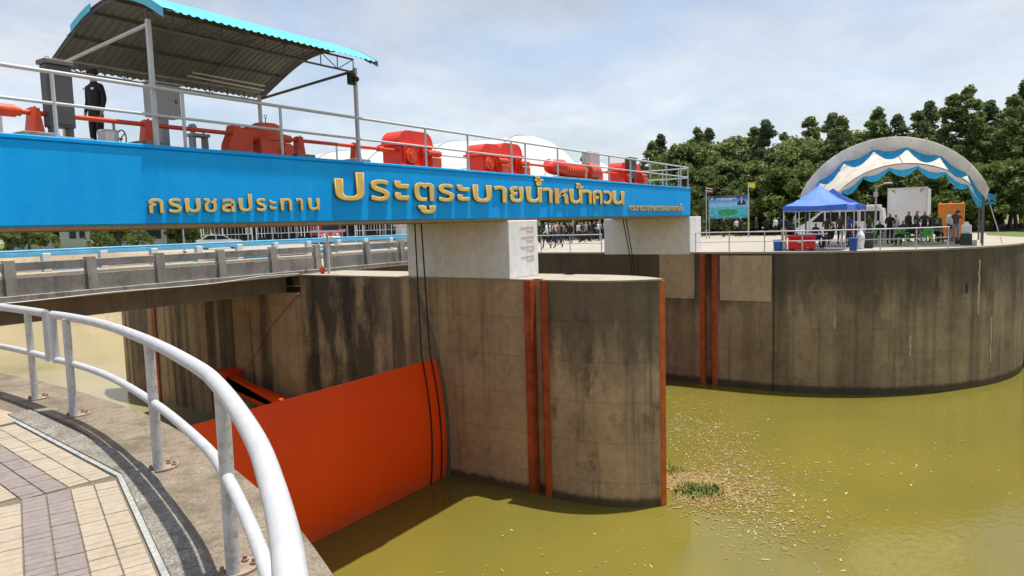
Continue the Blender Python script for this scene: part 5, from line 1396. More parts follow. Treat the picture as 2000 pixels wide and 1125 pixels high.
# ================================================================== people
def person_mesh(name, J, height=1.70, hands=True):
    """one continuous skinned body; material slots: 0 skin 1 hair 2 top 3 trousers 4 shoes"""
    order = list(J.keys()); idx = {k: i for i, k in enumerate(order)}
    bones = [('pelvis', 'spine', 2), ('spine', 'chest', 2), ('chest', 'neck', 2), ('neck', 'headb', 0), ('headb', 'headm', 0), ('headm', 'headt', 1), ('headm', 'nose', 0)]
    for s in 'lr':
        bones += [('chest', 'sh' + s, 2), ('sh' + s, 'el' + s, 2), ('el' + s, 'wr' + s, 2), ('wr' + s, 'ha' + s, 0),
                  ('pelvis', 'hi' + s, 3), ('hi' + s, 'kn' + s, 3), ('kn' + s, 'an' + s, 3), ('an' + s, 'to' + s, 4)]
    me = bpy.data.meshes.new(name + '_skel')
    me.from_pydata([J[k][0] for k in order], [(idx[a], idx[b]) for a, b, _ in bones], [])
    ob = bpy.data.objects.new(name + '_skel', me); COL.objects.link(ob)
    md = ob.modifiers.new('skin', 'SKIN'); md.use_smooth_shade = True; md.branch_smoothing = 0.3
    sd = ob.modifiers.new('sub', 'SUBSURF'); sd.levels = 1; sd.render_levels = 1
    sv = me.skin_vertices[0].data
    for k in order:
        r = J[k][1]; sv[idx[k]].radius = (r, r) if isinstance(r, float) else r
    sv[idx['pelvis']].use_root = True
    dg = bpy.context.evaluated_depsgraph_get(); dg.update()
    out = bpy.data.meshes.new_from_object(ob.evaluated_get(dg)); out.name = name
    bpy.data.objects.remove(ob)
    V = [tuple(v.co) for v in out.vertices]; F = [tuple(p.vertices) for p in out.polygons]
    M = []
    hm = Vector(J['headm'][0])
    for p in out.polygons:
        c = p.center; best = None
        for a, b, mi in bones:
            A, B = Vector(J[a][0]), Vector(J[b][0]); d = B - A; t = max(0, min(1, (c - A).dot(d) / max(d.length_squared, 1e-9)))
            ds = (c - A - d * t).length
            if best is None or ds < best[0]: best = (ds, mi, a, b)
        mi = best[1]
        if best[2] in ('headb', 'headm') or best[3] == 'headb':
            mi = 1 if (c.z > hm.z + 0.035 or (c.y > hm.y + 0.035 and c.z > hm.z - 0.07)) else 0
        M.append(mi)
    g = MB(); g.add(V, F, 0, True); g.m = M
    if hands:
        for s, sg in (('l', 1), ('r', -1)):
            w = Vector(J['wr' + s][0]); h = Vector(J['ha' + s][0]); d = (h - w).normalized()
            side = d.cross(Vector((1, 0, 0))).normalized() if abs(d.x) < 0.8 else Vector((0, 1, 0))
            curl = side.cross(d).normalized() * (-sg)
            for i, L in enumerate((0.070, 0.082, 0.078, 0.060)):
                o = h + side * (i - 1.5) * 0.019
                a = o + d * L * 0.5 + curl * 0.006; b = o + d * L * 0.9 + curl * 0.028
                g.tube([o - d * 0.02, a, b], [0.0095, 0.009, 0.007], 6, 0)
            o = w + d * 0.04; g.tube([o, o - side * 0.045 + d * 0.03, o - side * 0.055 + d * 0.065], [0.011, 0.010, 0.008], 6, 0)
    ms = [plain('skin', (0.36, 0.20, 0.12), 0.6, var=0.06), plain('hair', (0.012, 0.010, 0.009), 0.5), NAVY, NAVY, BLACK]
    return g.mesh(name, ms)

def base_pose():
    J = {'pelvis': ((0, 0, 0.94), (0.135, 0.105)), 'spine': ((0, 0.005, 1.13), (0.135, 0.10)), 'chest': ((0, 0.005, 1.33), (0.165, 0.11)),
         'neck': ((0, 0.01, 1.47), 0.055), 'headb': ((0, -0.005, 1.545), (0.066, 0.075)), 'headm': ((0, -0.012, 1.615), (0.076, 0.092)), 'headt': ((0, 0.0, 1.675), (0.055, 0.065)), 'nose': ((0, -0.105, 1.60), 0.016)}
    for s, g in (('l', 1), ('r', -1)):
        J['sh' + s] = ((g * 0.175, 0.01, 1.40), 0.062); J['el' + s] = ((g * 0.225, 0.03, 1.13), 0.047); J['wr' + s] = ((g * 0.225, -0.04, 0.90), 0.031); J['ha' + s] = ((g * 0.22, -0.06, 0.815), (0.022, 0.034))
        J['hi' + s] = ((g * 0.095, 0, 0.86), 0.088); J['kn' + s] = ((g * 0.10, -0.012, 0.48), 0.062); J['an' + s] = ((g * 0.105, 0.02, 0.085), 0.045); J['to' + s] = ((g * 0.115, -0.14, 0.036), 0.036)
    return J
poses = {}
J = base_pose(); poses['stand'] = person_mesh('person_standing', J)
J = base_pose()
J['knl'] = ((0.10, -0.16, 0.50), 0.062); J['anl'] = ((0.10, -0.20, 0.10), 0.045); J['tol'] = ((0.11, -0.36, 0.045), 0.036)
J['knr'] = ((-0.10, 0.06, 0.49), 0.062); J['anr'] = ((-0.10, 0.28, 0.13), 0.045); J['tor'] = ((-0.11, 0.15, 0.040), 0.036)
J['ell'] = ((0.23, 0.10, 1.14), 0.047); J['wrl'] = ((0.24, 0.14, 0.92), 0.031); J['hal'] = ((0.24, 0.14, 0.83), (0.022, 0.034))
J['elr'] = ((-0.23, -0.06, 1.14), 0.047); J['wrr'] = ((-0.22, -0.24, 0.97), 0.031); J['har'] = ((-0.22, -0.30, 0.90), (0.022, 0.034))
poses['walk'] = person_mesh('person_walking', J)
J = base_pose()
for s, g in (('l', 1), ('r', -1)):
    J['el' + s] = ((g * 0.24, -0.04, 1.15), 0.047); J['wr' + s] = ((g * 0.12, -0.25, 1.12), 0.031); J['ha' + s] = ((g * 0.06, -0.31, 1.15), (0.022, 0.034))
poses['hold'] = person_mesh('person_holding', J)
J = base_pose()
for k in J:
    p, r = J[k]
    if k[:2] not in ('kn', 'an', 'to'): J[k] = ((p[0], p[1] + (0.04 if p[2] > 1.2 else 0), p[2] - 0.40), r)
for s, g in (('l', 1), ('r', -1)):
    J['hi' + s] = ((g * 0.10, -0.02, 0.52), 0.09); J['kn' + s] = ((g * 0.12, -0.42, 0.52), 0.064); J['an' + s] = ((g * 0.12, -0.42, 0.085), 0.045); J['to' + s] = ((g * 0.13, -0.58, 0.038), 0.036)
    J['el' + s] = ((g * 0.24, -0.04, 0.76), 0.047); J['wr' + s] = ((g * 0.16, -0.27, 0.63), 0.031); J['ha' + s] = ((g * 0.13, -0.34, 0.62), (0.022, 0.034))
poses['sit'] = person_mesh('person_sitting', J)
J = base_pose()
J['elr'] = ((-0.24, -0.16, 1.30), 0.047); J['wrr'] = ((-0.16, -0.30, 1.50), 0.031); J['har'] = ((-0.15, -0.34, 1.57), (0.022, 0.034))
J['ell'] = ((0.24, -0.14, 1.26), 0.047); J['wrl'] = ((0.06, -0.36, 1.42), 0.031); J['hal'] = ((0.0, -0.40, 1.47), (0.022, 0.034))
poses['film'] = person_mesh('person_filming', J)

CL = {}
def cloth(col):
    if col not in CL: CL[col] = plain('cloth_%d' % len(CL), col, 0.85, var=0.12, scale=5)
    return CL[col]
BLK, DRK, NVY, WHT, GRY, TEA, TANC, BRN, BLU, GRN, OLV, LGT = (0.012, 0.012, 0.014), (0.03, 0.03, 0.035), (0.014, 0.02, 0.07), (0.62, 0.62, 0.64), (0.22, 0.23, 0.26), (0.03, 0.16, 0.19), (0.36, 0.26, 0.16), (0.16, 0.07, 0.05), (0.03, 0.10, 0.40), (0.02, 0.09, 0.07), (0.07, 0.08, 0.03), (0.40, 0.44, 0.52)
def person(x, y, z, deg, pose, top, trs, label, h=1.70, hair=None, group=None):
    o = bpy.data.objects.new('person', poses[pose]); COL.objects.link(o)
    o.location = (x, y, z); o.rotation_euler.z = math.radians(deg); o.scale = (h / 1.70,) * 3
    for i, c in ((1, hair), (2, top), (3, trs)):
        if c is None: continue
        o.material_slots[i].link = 'OBJECT'; o.material_slots[i].material = cloth(c)
    tag(o, label, 'person', group); o['_org'] = (0, 0, 0)
    return o
# the man on the deck: black uniform, looks along the beam
pd = person(7.45, 14.55, ZB, -78, 'stand', BLK, BLK, 'man in black uniform standing beside the dark cabinet on the beam deck', 1.72)
g = MB(); g.box(-0.155, -0.10, -0.117, -0.105, 1.315, 1.36); o = g.build('sleeve_badge', WHITEP, None, (0, 0, 0)); o.parent = pd; o.location = (0.0, -0.004, 0.0)
g = MB(); g.box(0.06, 0.13, -0.117, -0.105, 1.31, 1.345); o = g.build('name_badge', WHITEP, None, (0, 0, 0)); o.parent = pd
g = MB()
for i in range(1):
    rings = [(0.098, 1.63), (0.102, 1.66), (0.092, 1.70), (0.05, 1.715)]
    vs = [(r * 0.92 * math.cos(a), r * 1.1 * math.sin(a) - 0.005, z) for r, z in rings for a in [k * math.pi / 7 for k in range(14)]]
    g.add(vs, [(i * 14 + k, i * 14 + (k + 1) % 14, (i + 1) * 14 + (k + 1) % 14, (i + 1) * 14 + k) for i in range(3) for k in range(14)], 0, True); g.add(vs[-14:], [tuple(range(14))])
    g.extr([(-0.16, 1.632), (-0.09, 1.640), (-0.09, 1.65), (-0.16, 1.64)], 'x', -0.065, 0.065)
o = g.build('cap', BLACK, None, (0, 0, 0)); o.parent = pd

Z0 = 0.014
P = [
 (43.0, 9.15, 80, 'stand', NVY, TANC, 'man in open navy jacket standing outside the blue gazebo', 1.74),
 (38.6, 5.9, 200, 'sit', BLK, DRK, 'seated figure in black under the blue gazebo, back to the rail', 1.7),
 (40.0, 6.9, 60, 'sit', NVY, NVY, 'seated figure in navy just right of the red cooler', 1.7),
 (42.3, 6.75, 95, 'hold', BRN, DRK, 'woman in brown top holding papers behind the gazebo', 1.58),
 (43.2, 6.2, 70, 'stand', BRN, DRK, 'figure in dark brown clothes standing behind the gazebo', 1.66),
 (43.4, 5.8, 110, 'stand', BLU, DRK, 'figure in bright blue shirt standing behind the gazebo', 1.62),
 (40.2, 5.05, 250, 'sit', DRK, NVY, 'seated figure in charcoal clothes behind the white sack', 1.7),
 (40.8, 5.5, 20, 'sit', BRN, BLK, 'seated figure in maroon-brown top at the gazebo leg', 1.7),
 (43.2, 4.75, 120, 'stand', OLV, NVY, 'man in olive jacket standing at the grey table', 1.66),
 (44.9, 4.4, -90, 'sit', BLK, BLK, 'seated figure in black at the grey table', 1.7),
 (43.0, 3.72, 80, 'hold', BLK, BLK, 'man all in black holding a phone before the white box', 1.70),
 (45.3, 3.62, 150, 'stand', LGT, GRY, 'man in pale blue-grey shirt behind the man in black', 1.62),
 (42.05, 3.05, -110, 'sit', DRK, BLK, 'man seated on the green chair', 1.72),
 (46.0, 3.05, 40, 'stand', BLK, BLK, 'first standing figure in black before the white box', 1.78),
 (46.2, 2.66, -20, 'stand', GRN, BLK, 'figure in dark green jacket in the black-dressed group', 1.80),
 (46.0, 2.27, 100, 'hold', DRK, BLK, 'figure in charcoal shirt with folded hands in the group', 1.74),
 (45.4, 1.95, 160, 'stand', BLK, DRK, 'shorter figure in black beside the folding table', 1.60),
 (46.2, 1.62, 60, 'stand', GRN, OLV, 'figure in green-black clothes left of the man in white', 1.58),
 (44.6, 2.6, -60, 'sit', BLK, BLK, 'seated figure in black at the folding table', 1.7),
 (44.5, 1.6, 70, 'sit', DRK, BLK, 'seated figure in dark grey at the folding table end', 1.7),
 (46.6, 1.09, 30, 'stand', WHT, BLK, 'man in white shirt standing beside the cameraman', 1.76),
]
for x, y, a, po, tp, tr, lb, h in P: person(x, y, Z0, a, po, tp, tr, lb, h)
cm = person(45.0, 0.75, Z0, -75, 'film', (0.07, 0.06, 0.09), GRY, 'cameraman in dark shirt and grey trousers filming', 1.74, hair=GRY)
vc = thing('video_camera', 'black shoulder video camera held by the cameraman', 'camera', (0, 0, 0)); vc['_org'] = (0, 0, 0)
g = MB(); g.box(-0.07, 0.05, -0.48, -0.12, 1.58, 1.72, ch=0.02); g.build('body', BLACK, vc)
g = MB(); g.tube([(-0.01, -0.46, 1.65), (-0.01, -0.64, 1.65)], [0.05, 0.06], 12); g.build('lens', BLACK, vc)
g = MB(); g.tube([(-0.01, -0.42, 1.72), (-0.01, -0.40, 1.79), (-0.01, -0.18, 1.79), (-0.01, -0.16, 1.72)], 0.012, 6); g.build('handle', BLACK, vc)
vc.location = (45.0, 0.75, Z0); vc.rotation_euler.z = math.radians(-75)
# strollers and crowd seen under the beam
person(39.6, 23.1, 0.0, 200, 'walk', WHT, BLK, 'walker in white shirt with black trousers crossing behind the rail', 1.78)
person(41.0, 23.0, 0.0, 170, 'walk', BRN, NVY, 'walker in brown top and navy trousers beside the one in white', 1.74)
cw = [(50.2, 27.0, BLK, BLK), (51.4, 26.6, DRK, BLK), (52.6, 27.4, WHT, BLK), (53.4, 26.9, BLK, DRK), (54.3, 27.8, GRY, BLK), (55.0, 26.9, WHT, NVY), (55.6, 27.6, BLK, BLK),
      (56.5, 26.6, LGT, BLK), (57.3, 27.3, DRK, DRK), (58.4, 26.4, WHT, BLK), (58.9, 27.4, BLK, BLK), (60.0, 26.7, NVY, BLK), (47.8, 26.6, BLK, BLK), (46.4, 26.4, DRK, NVY), (49.0, 27.6, WHT, DRK), (60.8, 25.9, GRY, BLK)]
cw += [(51.0 + RX.uniform(0, 12), 28.0 + RX.uniform(0, 3.5), RX.choice((BLK, BLK, DRK, WHT, GRY, NVY)), BLK) for RX in [random.Random(21)] for _ in range(26)]
names = {BLK: 'black', DRK: 'charcoal', WHT: 'white', GRY: 'grey', LGT: 'pale blue', NVY: 'navy'}
for i, (x, y, a, b) in enumerate(cw):
    person(x, y, 0.0, R.uniform(0, 360), ('stand', 'walk', 'hold')[i % 3], a, b, 'person in %s top in the crowd beyond the far rail' % names[a], R.uniform(1.6, 1.76), group='crowd in %s tops under the beam' % names[a])
for i, (x, y, a) in enumerate([(62, 18.2, BLK), (63, 17.4, WHT), (62.5, 16.9, DRK), (64, 15.0, BLK), (63.4, 14.2, WHT), (63.0, 12.6, GRY), (64.5, 16.1, DRK)]):
    person(x, y, 0.0, R.uniform(0, 360), ('stand', 'hold')[i % 2], a, BLK, 'person in %s top standing behind the billboard posts' % names[a], R.uniform(1.58, 1.74), group='people in %s tops behind the billboard' % names[a])
person(62.0, 92, 0.0, 0, 'stand', WHT, GRY, 'distant person in white beyond the blue parapet', 1.75)

# ================================================================== background buildings and fences beyond the bridge
def house(x, y, w, d, h, rh, ang, label, win, wall=HOUSEW):
    t = thing('house', label, 'house', (x, y, 0)); t.rotation_euler.z = ang; t['_org'] = (0, 0, 0)
    g = MB(); g.box(-w / 2, w / 2, -d / 2, d / 2, 0, h); g.build('wall', wall, t)
    g = MB(); e = 0.6
    g.add([(-w / 2 - e, -d / 2 - e, h), (w / 2 + e, -d / 2 - e, h), (w / 2 + e, d / 2 + e, h), (-w / 2 - e, d / 2 + e, h), (-w / 2 + d * 0.35, 0, h + rh), (w / 2 - d * 0.35, 0, h + rh)],
          [(0, 1, 5, 4), (1, 2, 5), (2, 3, 4, 5), (3, 0, 4), (3, 2, 1, 0)]); rf = g.build('roof', HOUSER, t)
    g = MB(); g.box(-w / 2 - e - 0.03, w / 2 + e + 0.03, -d / 2 - e - 0.05, -d / 2 - e + 0.03, h - 0.18, h + 0.02); g.build('fascia', wall, rf)
    for (wx, wz, ww, wh) in win:
        g = MB(); g.box(wx - ww / 2, wx + ww / 2, -d / 2 - 0.03, -d / 2 + 0.02, wz, wz + wh); wo_ = g.build('window', GLASSD, t)
        g = MB()
        for (a, b, c, e2) in ((-ww / 2 - 0.06, ww / 2 + 0.06, -0.06, 0), (-ww / 2 - 0.06, ww / 2 + 0.06, wh, wh + 0.06), (-ww / 2 - 0.06, -ww / 2, 0, wh), (ww / 2, ww / 2 + 0.06, 0, wh)):
            g.box(wx + a, wx + b, -d / 2 - 0.06, -d / 2 - 0.0, wz + c, wz + e2)
        g.build('frame', wall, wo_)
    return t
house(46.8, 106, 9.5, 8, 3.6, 2.6, math.radians(-28), 'white house with tall narrow windows and red-brown roof', [(-3.6, 0.9, 0.9, 1.5), (-1.4, 0.9, 0.8, 1.9), (-0.2, 0.9, 0.8, 1.9), (1.0, 0.9, 0.8, 1.9), (2.9, 1.4, 0.8, 1.0), (4.0, 1.4, 0.7, 1.0)])
house(57.5, 104, 8, 8, 3.2, 2.4, math.radians(-28), 'white house with open porch beside the tall-windowed one', [(-2.8, 0.8, 1.2, 1.4), (-0.8, 0.8, 1.2, 1.4), (2.2, 1.0, 2.2, 1.3)])
house(68, 108, 8, 6, 2.6, 1.6, math.radians(-28), 'small low hut with brown roof beyond the lamp post', [(-1.8, 0.8, 1.6, 1.2), (1.8, 0.8, 1.6, 1.2)], TAN)
# steel-picket screen and dark shed
sh = thing('open_shed', 'long dark open-fronted shed beyond the bridge', 'shed', (60, 73, 0)); sh.rotation_euler.z = math.radians(-30); sh['_org'] = (0, 0, 0)
g = MB(); g.box(-8, 19, 3.0, 3.2, 0, 4.2); g.build('back_wall', SHEDD, sh)
g = MB(); g.box(-8.4, 19.4, -1.2, 3.6, 4.2, 4.35); g.build('roof', HOUSER, sh)
for i in range(10):
    g = MB(); x = -7.8 + i * 2.9; g.box(x - 0.09, x + 0.09, -0.9, -0.72, 0, 4.2); g.build('post', STEELG, sh)
g = MB(); g.box(-8, 19, 2.0, 2.98, 0, 1.1); g.build('counter', SHEDD, sh)
def picket_screen(x, y, L, ang, n, label):
    t = thing('picket_screen', label, 'screen', (x, y, 0)); t.rotation_euler.z = ang; t['_org'] = (0, 0, 0)
    for z in (1.42, 2.9):
        g = MB(); g.box(-L / 2, L / 2, -0.03, 0.03, z - 0.03, z + 0.03); g.build('rail', WHITEP, t)
    for s in (-1, 1):
        g = MB(); g.box(s * L / 2 - 0.05, s * L / 2 + 0.05, -0.05, 0.05, 0, 3.0); g.build('leg', WHITEP, t)
    for i in range(n):
        u = -L / 2 + L * (i + 0.5) / n + R.uniform(-0.04, 0.04); w = R.choice((0.025, 0.04, 0.06, 0.09)); zb = R.choice((0.85, 0.9, 1.0, 1.40, 1.40, 1.40))
        g = MB(); g.box(u - w / 2, u + w / 2, -0.06, -0.035, zb, R.uniform(2.85, 3.05)); g.build('picket', WHITEP if R.random() < 0.7 else CABL, t)
SA = math.radians(-30)
for i, (x, y, L, n, lb) in enumerate([(46.3, 66.0, 5.0, 13, 'white steel picket screen beside the parked white car'), (51.8, 63.0, 6.6, 19, 'white steel picket screen in the middle of the row'), (61.0, 57.8, 6.2, 18, 'white steel picket screen beside the guard booth')]):
    picket_screen(x, y, L, SA, n, lb)
def truck(x, y, ang):
    t = thing('red_truck', 'red flat-fronted truck parked between the picket screens', 'truck', (x, y, 0)); t.rotation_euler.z = ang; t['_org'] = (0, 0, 0)
    g = MB(); g.box(-1.15, 1.15, -1.0, 0.9, 0.55, 2.75, ch=0.10); g.build('cab', REDP, t)
    g = MB(); g.box(-0.98, 0.98, -1.02, -0.95, 1.55, 2.35); g.build('windscreen', GLASSD, t)
    g = MB(); g.box(-1.1, 1.1, -1.12, -0.98, 0.5, 0.85, ch=0.03); g.build('bumper', WHITEP, t)
    for s in (-1, 1):
        g = MB(); g.box(s * 0.75 - 0.16, s * 0.75 + 0.16, -1.03, -0.98, 0.98, 1.18, ch=0.01); g.build('headlight', WHITEP, t)
        wheel(t, s * 0.95, -0.3, 0.48, 0.48); wheel(t, s * 0.95, 3.6, 0.48, 0.48)
        g = MB(); g.box(s * 1.32 - 0.08, s * 1.32 + 0.08, -1.0, -0.93, 1.6, 2.05); g.tube([(s * 1.15, -0.95, 2.0), (s * 1.3, -0.97, 2.0)], 0.02, 6); g.build('mirror', BLACK, t)
    g = MB(); g.box(-1.15, 1.15, 1.0, 5.2, 0.95, 2.6, ch=0.03); g.build('cargo_bed', plain('dark_red_bed', (0.28, 0.02, 0.02), 0.5), t)
truck(57.2, 62.5, SA)
def car(x, y, ang, label, mt):
    t = thing('parked_car', label, 'car', (x, y, 0)); t.rotation_euler.z = ang; t['_org'] = (0, 0, 0)
    pf = [(-2.1, 0.35), (2.05, 0.35), (2.15, 0.6), (2.0, 0.88), (1.05, 0.98), (0.35, 1.42), (-1.1, 1.46), (-1.8, 1.0), (-2.12, 0.92)]
    n = len(pf); g = MB()
    g.extr(pf, 'y', -0.84, 0.84); g.build('body', mt, t)
    for s in (-1, 1):
        g = MB(); yy = s * 0.848
        g.add([(0.92, yy, 0.98), (0.30, yy, 1.36), (-0.30, yy, 1.39), (-0.30, yy, 0.98)], [(0, 1, 2, 3)]); g.build('side_window', GLASSD, t)
        g = MB(); g.add([(-0.38, yy, 0.98), (-0.38, yy, 1.39), (-1.05, yy, 1.39), (-1.62, yy, 1.0)], [(0, 1, 2, 3)]); g.build('side_window', GLASSD, t)
        for xx in (-1.3, 1.32): wheel(t, xx, s * 0.76, 0.31, 0.31, 'y', 0.2)
        g = MB(); g.box(1.95, 2.14, s * 0.6 - 0.17, s * 0.6 + 0.17, 0.62, 0.76, ch=0.02); g.build('headlight', WHITEP, t)
    g = MB(); g.add([(1.02, -0.74, 1.01), (1.02, 0.74, 1.01), (0.40, 0.66, 1.41), (0.40, -0.66, 1.41)], [(0, 1, 2, 3)]); g.build('windscreen', GLASSD, t)
    g = MB(); g.add([(-1.78, -0.72, 1.03), (-1.78, 0.72, 1.03), (-1.14, 0.66, 1.45), (-1.14, -0.66, 1.45)], [(0, 1, 2, 3)]); g.build('rear_window', GLASSD, t)
car(43.6, 63.5, SA, 'white saloon car parked beyond the bridge parapet', CARW)
car(57.0, 77, SA, 'black saloon car parked before the dark shed', plain('black_car_paint', (0.012, 0.012, 0.014), 0.25, var=0.0))
bt = thing('guard_booth', 'white guard booth with flat roof and teal window', 'booth', (63.5, 55.2, 0)); bt.rotation_euler.z = SA; bt['_org'] = (0, 0, 0)
g = MB(); g.box(-1.7, 1.2, -1.2, 1.2, 0, 1.80, ch=0.01); g.build('wall', WHITEP, bt)
g = MB(); g.box(-1.95, 1.4, -1.45, 1.45, 1.80, 1.98, ch=0.01); g.build('roof', HOUSEW, bt)
g = MB(); g.box(1.25, 2.5, -1.15, 1.1, 0, 1.85); g.build('side_panel', TEAL, bt)
g = MB(); g.box(1.22, 1.34, -1.25, -1.14, 0, 1.9); g.build('corner_post', WHITEP, bt)

# ================================================================== trees
def crown_mesh(name, shape, H, W, mt, nclump, leaves, lsize, rng):
    """leaf-sized quads in clumps spread through the crown's volume"""
    vs, fs = [], []
    for c in range(nclump):
        u = rng.random() ** 0.85
        if shape == 'column': prof_ = (math.sin(math.pi * min(1, 0.10 + u * 0.90)) ** 0.7) * (1.0 - 0.45 * u)
        elif shape == 'ovoid': prof_ = math.sin(math.pi * (0.06 + 0.92 * u)) ** 0.6
        else: prof_ = math.sqrt(max(0, 1 - (u * 0.98) ** 2))
        a = rng.uniform(0, 6.283); rad = W * prof_ * math.sqrt(rng.uniform(0.12, 1.0)) * (1 + 0.25 * math.sin(a * 3 + u * 9))
        cx, cy, cz = rad * math.cos(a), rad * math.sin(a), u * H
        cr_ = rng.uniform(0.45, 0.95) * W * 0.24
        for i in range(leaves):
            th = rng.uniform(0, 6.283); ph = math.acos(rng.uniform(-1, 1)); r = cr_ * rng.uniform(0.45, 1.0)
            p = Vector((cx + r * math.sin(ph) * math.cos(th), cy + r * math.sin(ph) * math.sin(th), cz + 0.8 * r * math.cos(ph)))
            nrm = Vector((rng.gauss(0, 1), rng.gauss(0, 1), rng.gauss(0.6, 0.8))).normalized()
            t = nrm.orthogonal().normalized(); t.rotate(Matrix.Rotation(rng.uniform(0, 6.28), 3, nrm)); b = nrm.cross(t)
            s = lsize * rng.uniform(0.6, 1.3); o = len(vs)
            vs += [p - t * s * 0.5, p + b * s * 0.28, p + t * s * 0.6, p - b * s * 0.28]; fs.append((o, o + 1, o + 2, o + 3))
    me = bpy.data.meshes.new(name); me.from_pydata(vs, [], fs); me.materials.append(mt); me.update()
    return me
def trunk_mesh(name, H, r, rng, nb=6):
    g = MB(); pts = [(0, 0, -0.05)]; x = y = 0
    for i in range(1, 7):
        x += rng.uniform(-0.12, 0.12); y += rng.uniform(-0.12, 0.12); pts.append((x, y, H * i / 6))
    g.tube(pts, [r * (1 - 0.13 * i) for i in range(7)], 8)
    for k in range(nb):
        i = 2 + k % 4; p = Vector(pts[i]); a = rng.uniform(0, 6.28); L = H * rng.uniform(0.12, 0.2)
        g.tube([p, p + Vector((math.cos(a) * L * 0.5, math.sin(a) * L * 0.5, L * 0.4)), p + Vector((math.cos(a) * L * 0.9, math.sin(a) * L * 0.9, L * 0.95))], [r * 0.4, r * 0.25, r * 0.08], 6)
    return g.mesh(name, BARK)
RT = random.Random(5)
KIND = {
 'column': [(crown_mesh('crown_column', 'column', 8.6, 2.1, LEAF1, 105, 70, 0.26, RT), trunk_mesh('trunk_column', 7.6, 0.17, RT), 2.1) for _ in range(3)],
 'grey': [(crown_mesh('crown_grey', 'column', 8.8, 2.0, LEAF3, 105, 70, 0.26, RT), trunk_mesh('trunk_grey', 7.6, 0.16, RT), 2.3) for _ in range(2)],
 'broad': [(crown_mesh('crown_broad', 'ovoid', 6.0, 3.2, LEAF1, 150, 64, 0.30, RT), trunk_mesh('trunk_broad', 4.8, 0.20, RT), 1.5) for _ in range(2)],
 'light': [(crown_mesh('crown_light', 'dome', 3.6, 2.6, LEAF2, 110, 56, 0.25, RT), trunk_mesh('trunk_light', 3.2, 0.13, RT), 0.4) for _ in range(2)],
 'bush': [(crown_mesh('crown_bush', 'dome', 2.2, 1.7, LEAF2, 70, 50, 0.18, RT), trunk_mesh('trunk_bush', 1.6, 0.07, RT), 0.15) for _ in range(2)],
}
def tree(kind, x, y, H, label, group, name='tree', cat='tree', wide=1.0):
    cm_, tm_, z0 = RT.choice(KIND[kind])
    t = thing(name, label, cat, (x, y, 0), group)
    full = z0 + {'column': 8.6, 'grey': 8.8, 'broad': 6.0, 'light': 3.6, 'bush': 2.2}[kind]
    s = H / full
    a = link_copy('trunk', tm_, t, (0, 0, 0), RT.uniform(0, 6.28), (s, s, s))
    b = link_copy('crown', cm_, t, (0, 0, z0 * s), RT.uniform(0, 6.28), (s * wide, s * wide, s))
    return t
def where(r):
    return 'beyond the end of the blue beam' if r > 0.345 else 'behind the event billboard' if r > 0.245 else 'behind the gap between billboard and gazebo' if r > 0.20 else 'behind the blue gazebo' if r > 0.14 else 'behind the arched marquee' if r > 0.0 else 'past the marquee guy rope'
# tree line behind the plaza, right of the beam
row = []
for k in range(26):
    r_ = 0.405 - k * 0.019
    X_ = 80 + RT.uniform(-5, 7); row.append((X_, r_ * X_ + RT.uniform(-0.4, 0.4), 1.7 + X_ * (0.117 + 0.024 * (k / 25) ** 2 + RT.uniform(-0.016, 0.010))))
for i, (x, y, h) in enumerate(row):
    kind = ('column', 'grey', 'column', 'broad')[i % 4] if i < 18 else ('column', 'grey', 'column')[i % 3]
    lb = {'column': 'tall narrow dark green tree in the line behind the plaza', 'grey': 'tall narrow grey-green tree in the line behind the plaza', 'broad': 'broad dark green tree filling the line behind the plaza'}[kind]
    lb = lb.replace('behind the plaza', where(y / x))
    tree(kind, x, y, h * (0.92 if kind == 'broad' else 1.0), lb, {'column': 'dark green trees behind the plaza', 'grey': 'grey-green trees behind the plaza', 'broad': 'broad trees behind the plaza'}[kind], wide=1.12 if kind != 'broad' else 1.2)
for k in range(24):
    X_ = RT.uniform(90, 104); r_ = 0.40 - k * 0.0195
    tree('broad', X_, r_ * X_, 1.7 + X_ * RT.uniform(0.060, 0.082), 'broad dark tree deep in the wood ' + where(r_), 'second row of the wood', wide=1.35)
for k in range(17):
    X_ = RT.uniform(67, 73); r_ = 0.405 - k * 0.028
    if abs(r_ - 0.29) < 0.05: X_ += 6
    tree('light', X_, r_ * X_, RT.uniform(4.2, 6.0), 'low yellow-green tree at the wood edge ' + where(r_), 'yellow-green trees at the wood edge', wide=1.15)
for k in range(20):
    X_ = RT.uniform(73, 79); r_ = 0.40 - k * 0.0235
    tree('broad', X_, r_ * X_, RT.uniform(5.5, 7.5), 'mid-height dark tree under the tall trees ' + where(r_), 'mid-height trees under the tall line', wide=1.2)
for (x, y, h) in ((88, 48.3, 10.4), (90, 46.2, 10.6), (89, 45.4, 10.2)):
    tree('column', x, y, h, 'slim green tree showing between the white marquees', 'slim trees between the marquees')
for k in range(8):
    X_ = RT.uniform(74, 100); r_ = -0.052 - k * 0.012
    tree(('column', 'broad', 'grey')[k % 3], X_, r_ * X_, 1.7 + X_ * RT.uniform(0.10, 0.13), ('tall dark green tree', 'broad dark green tree', 'tall grey-green tree')[k % 3] + ' on the bank past the marquee guy rope', 'trees on the bank past the marquee', wide=1.1)
# low bushes behind the crowd under the beam
for k in range(16):
    X_ = RT.uniform(64, 74); r_ = 0.60 - k * 0.0135
    tree('bush', X_, r_ * X_, RT.uniform(2.2, 3.2), 'dark bush behind the crowd beyond the far rail', 'bushes behind the crowd', 'bush', 'bush', 1.35)
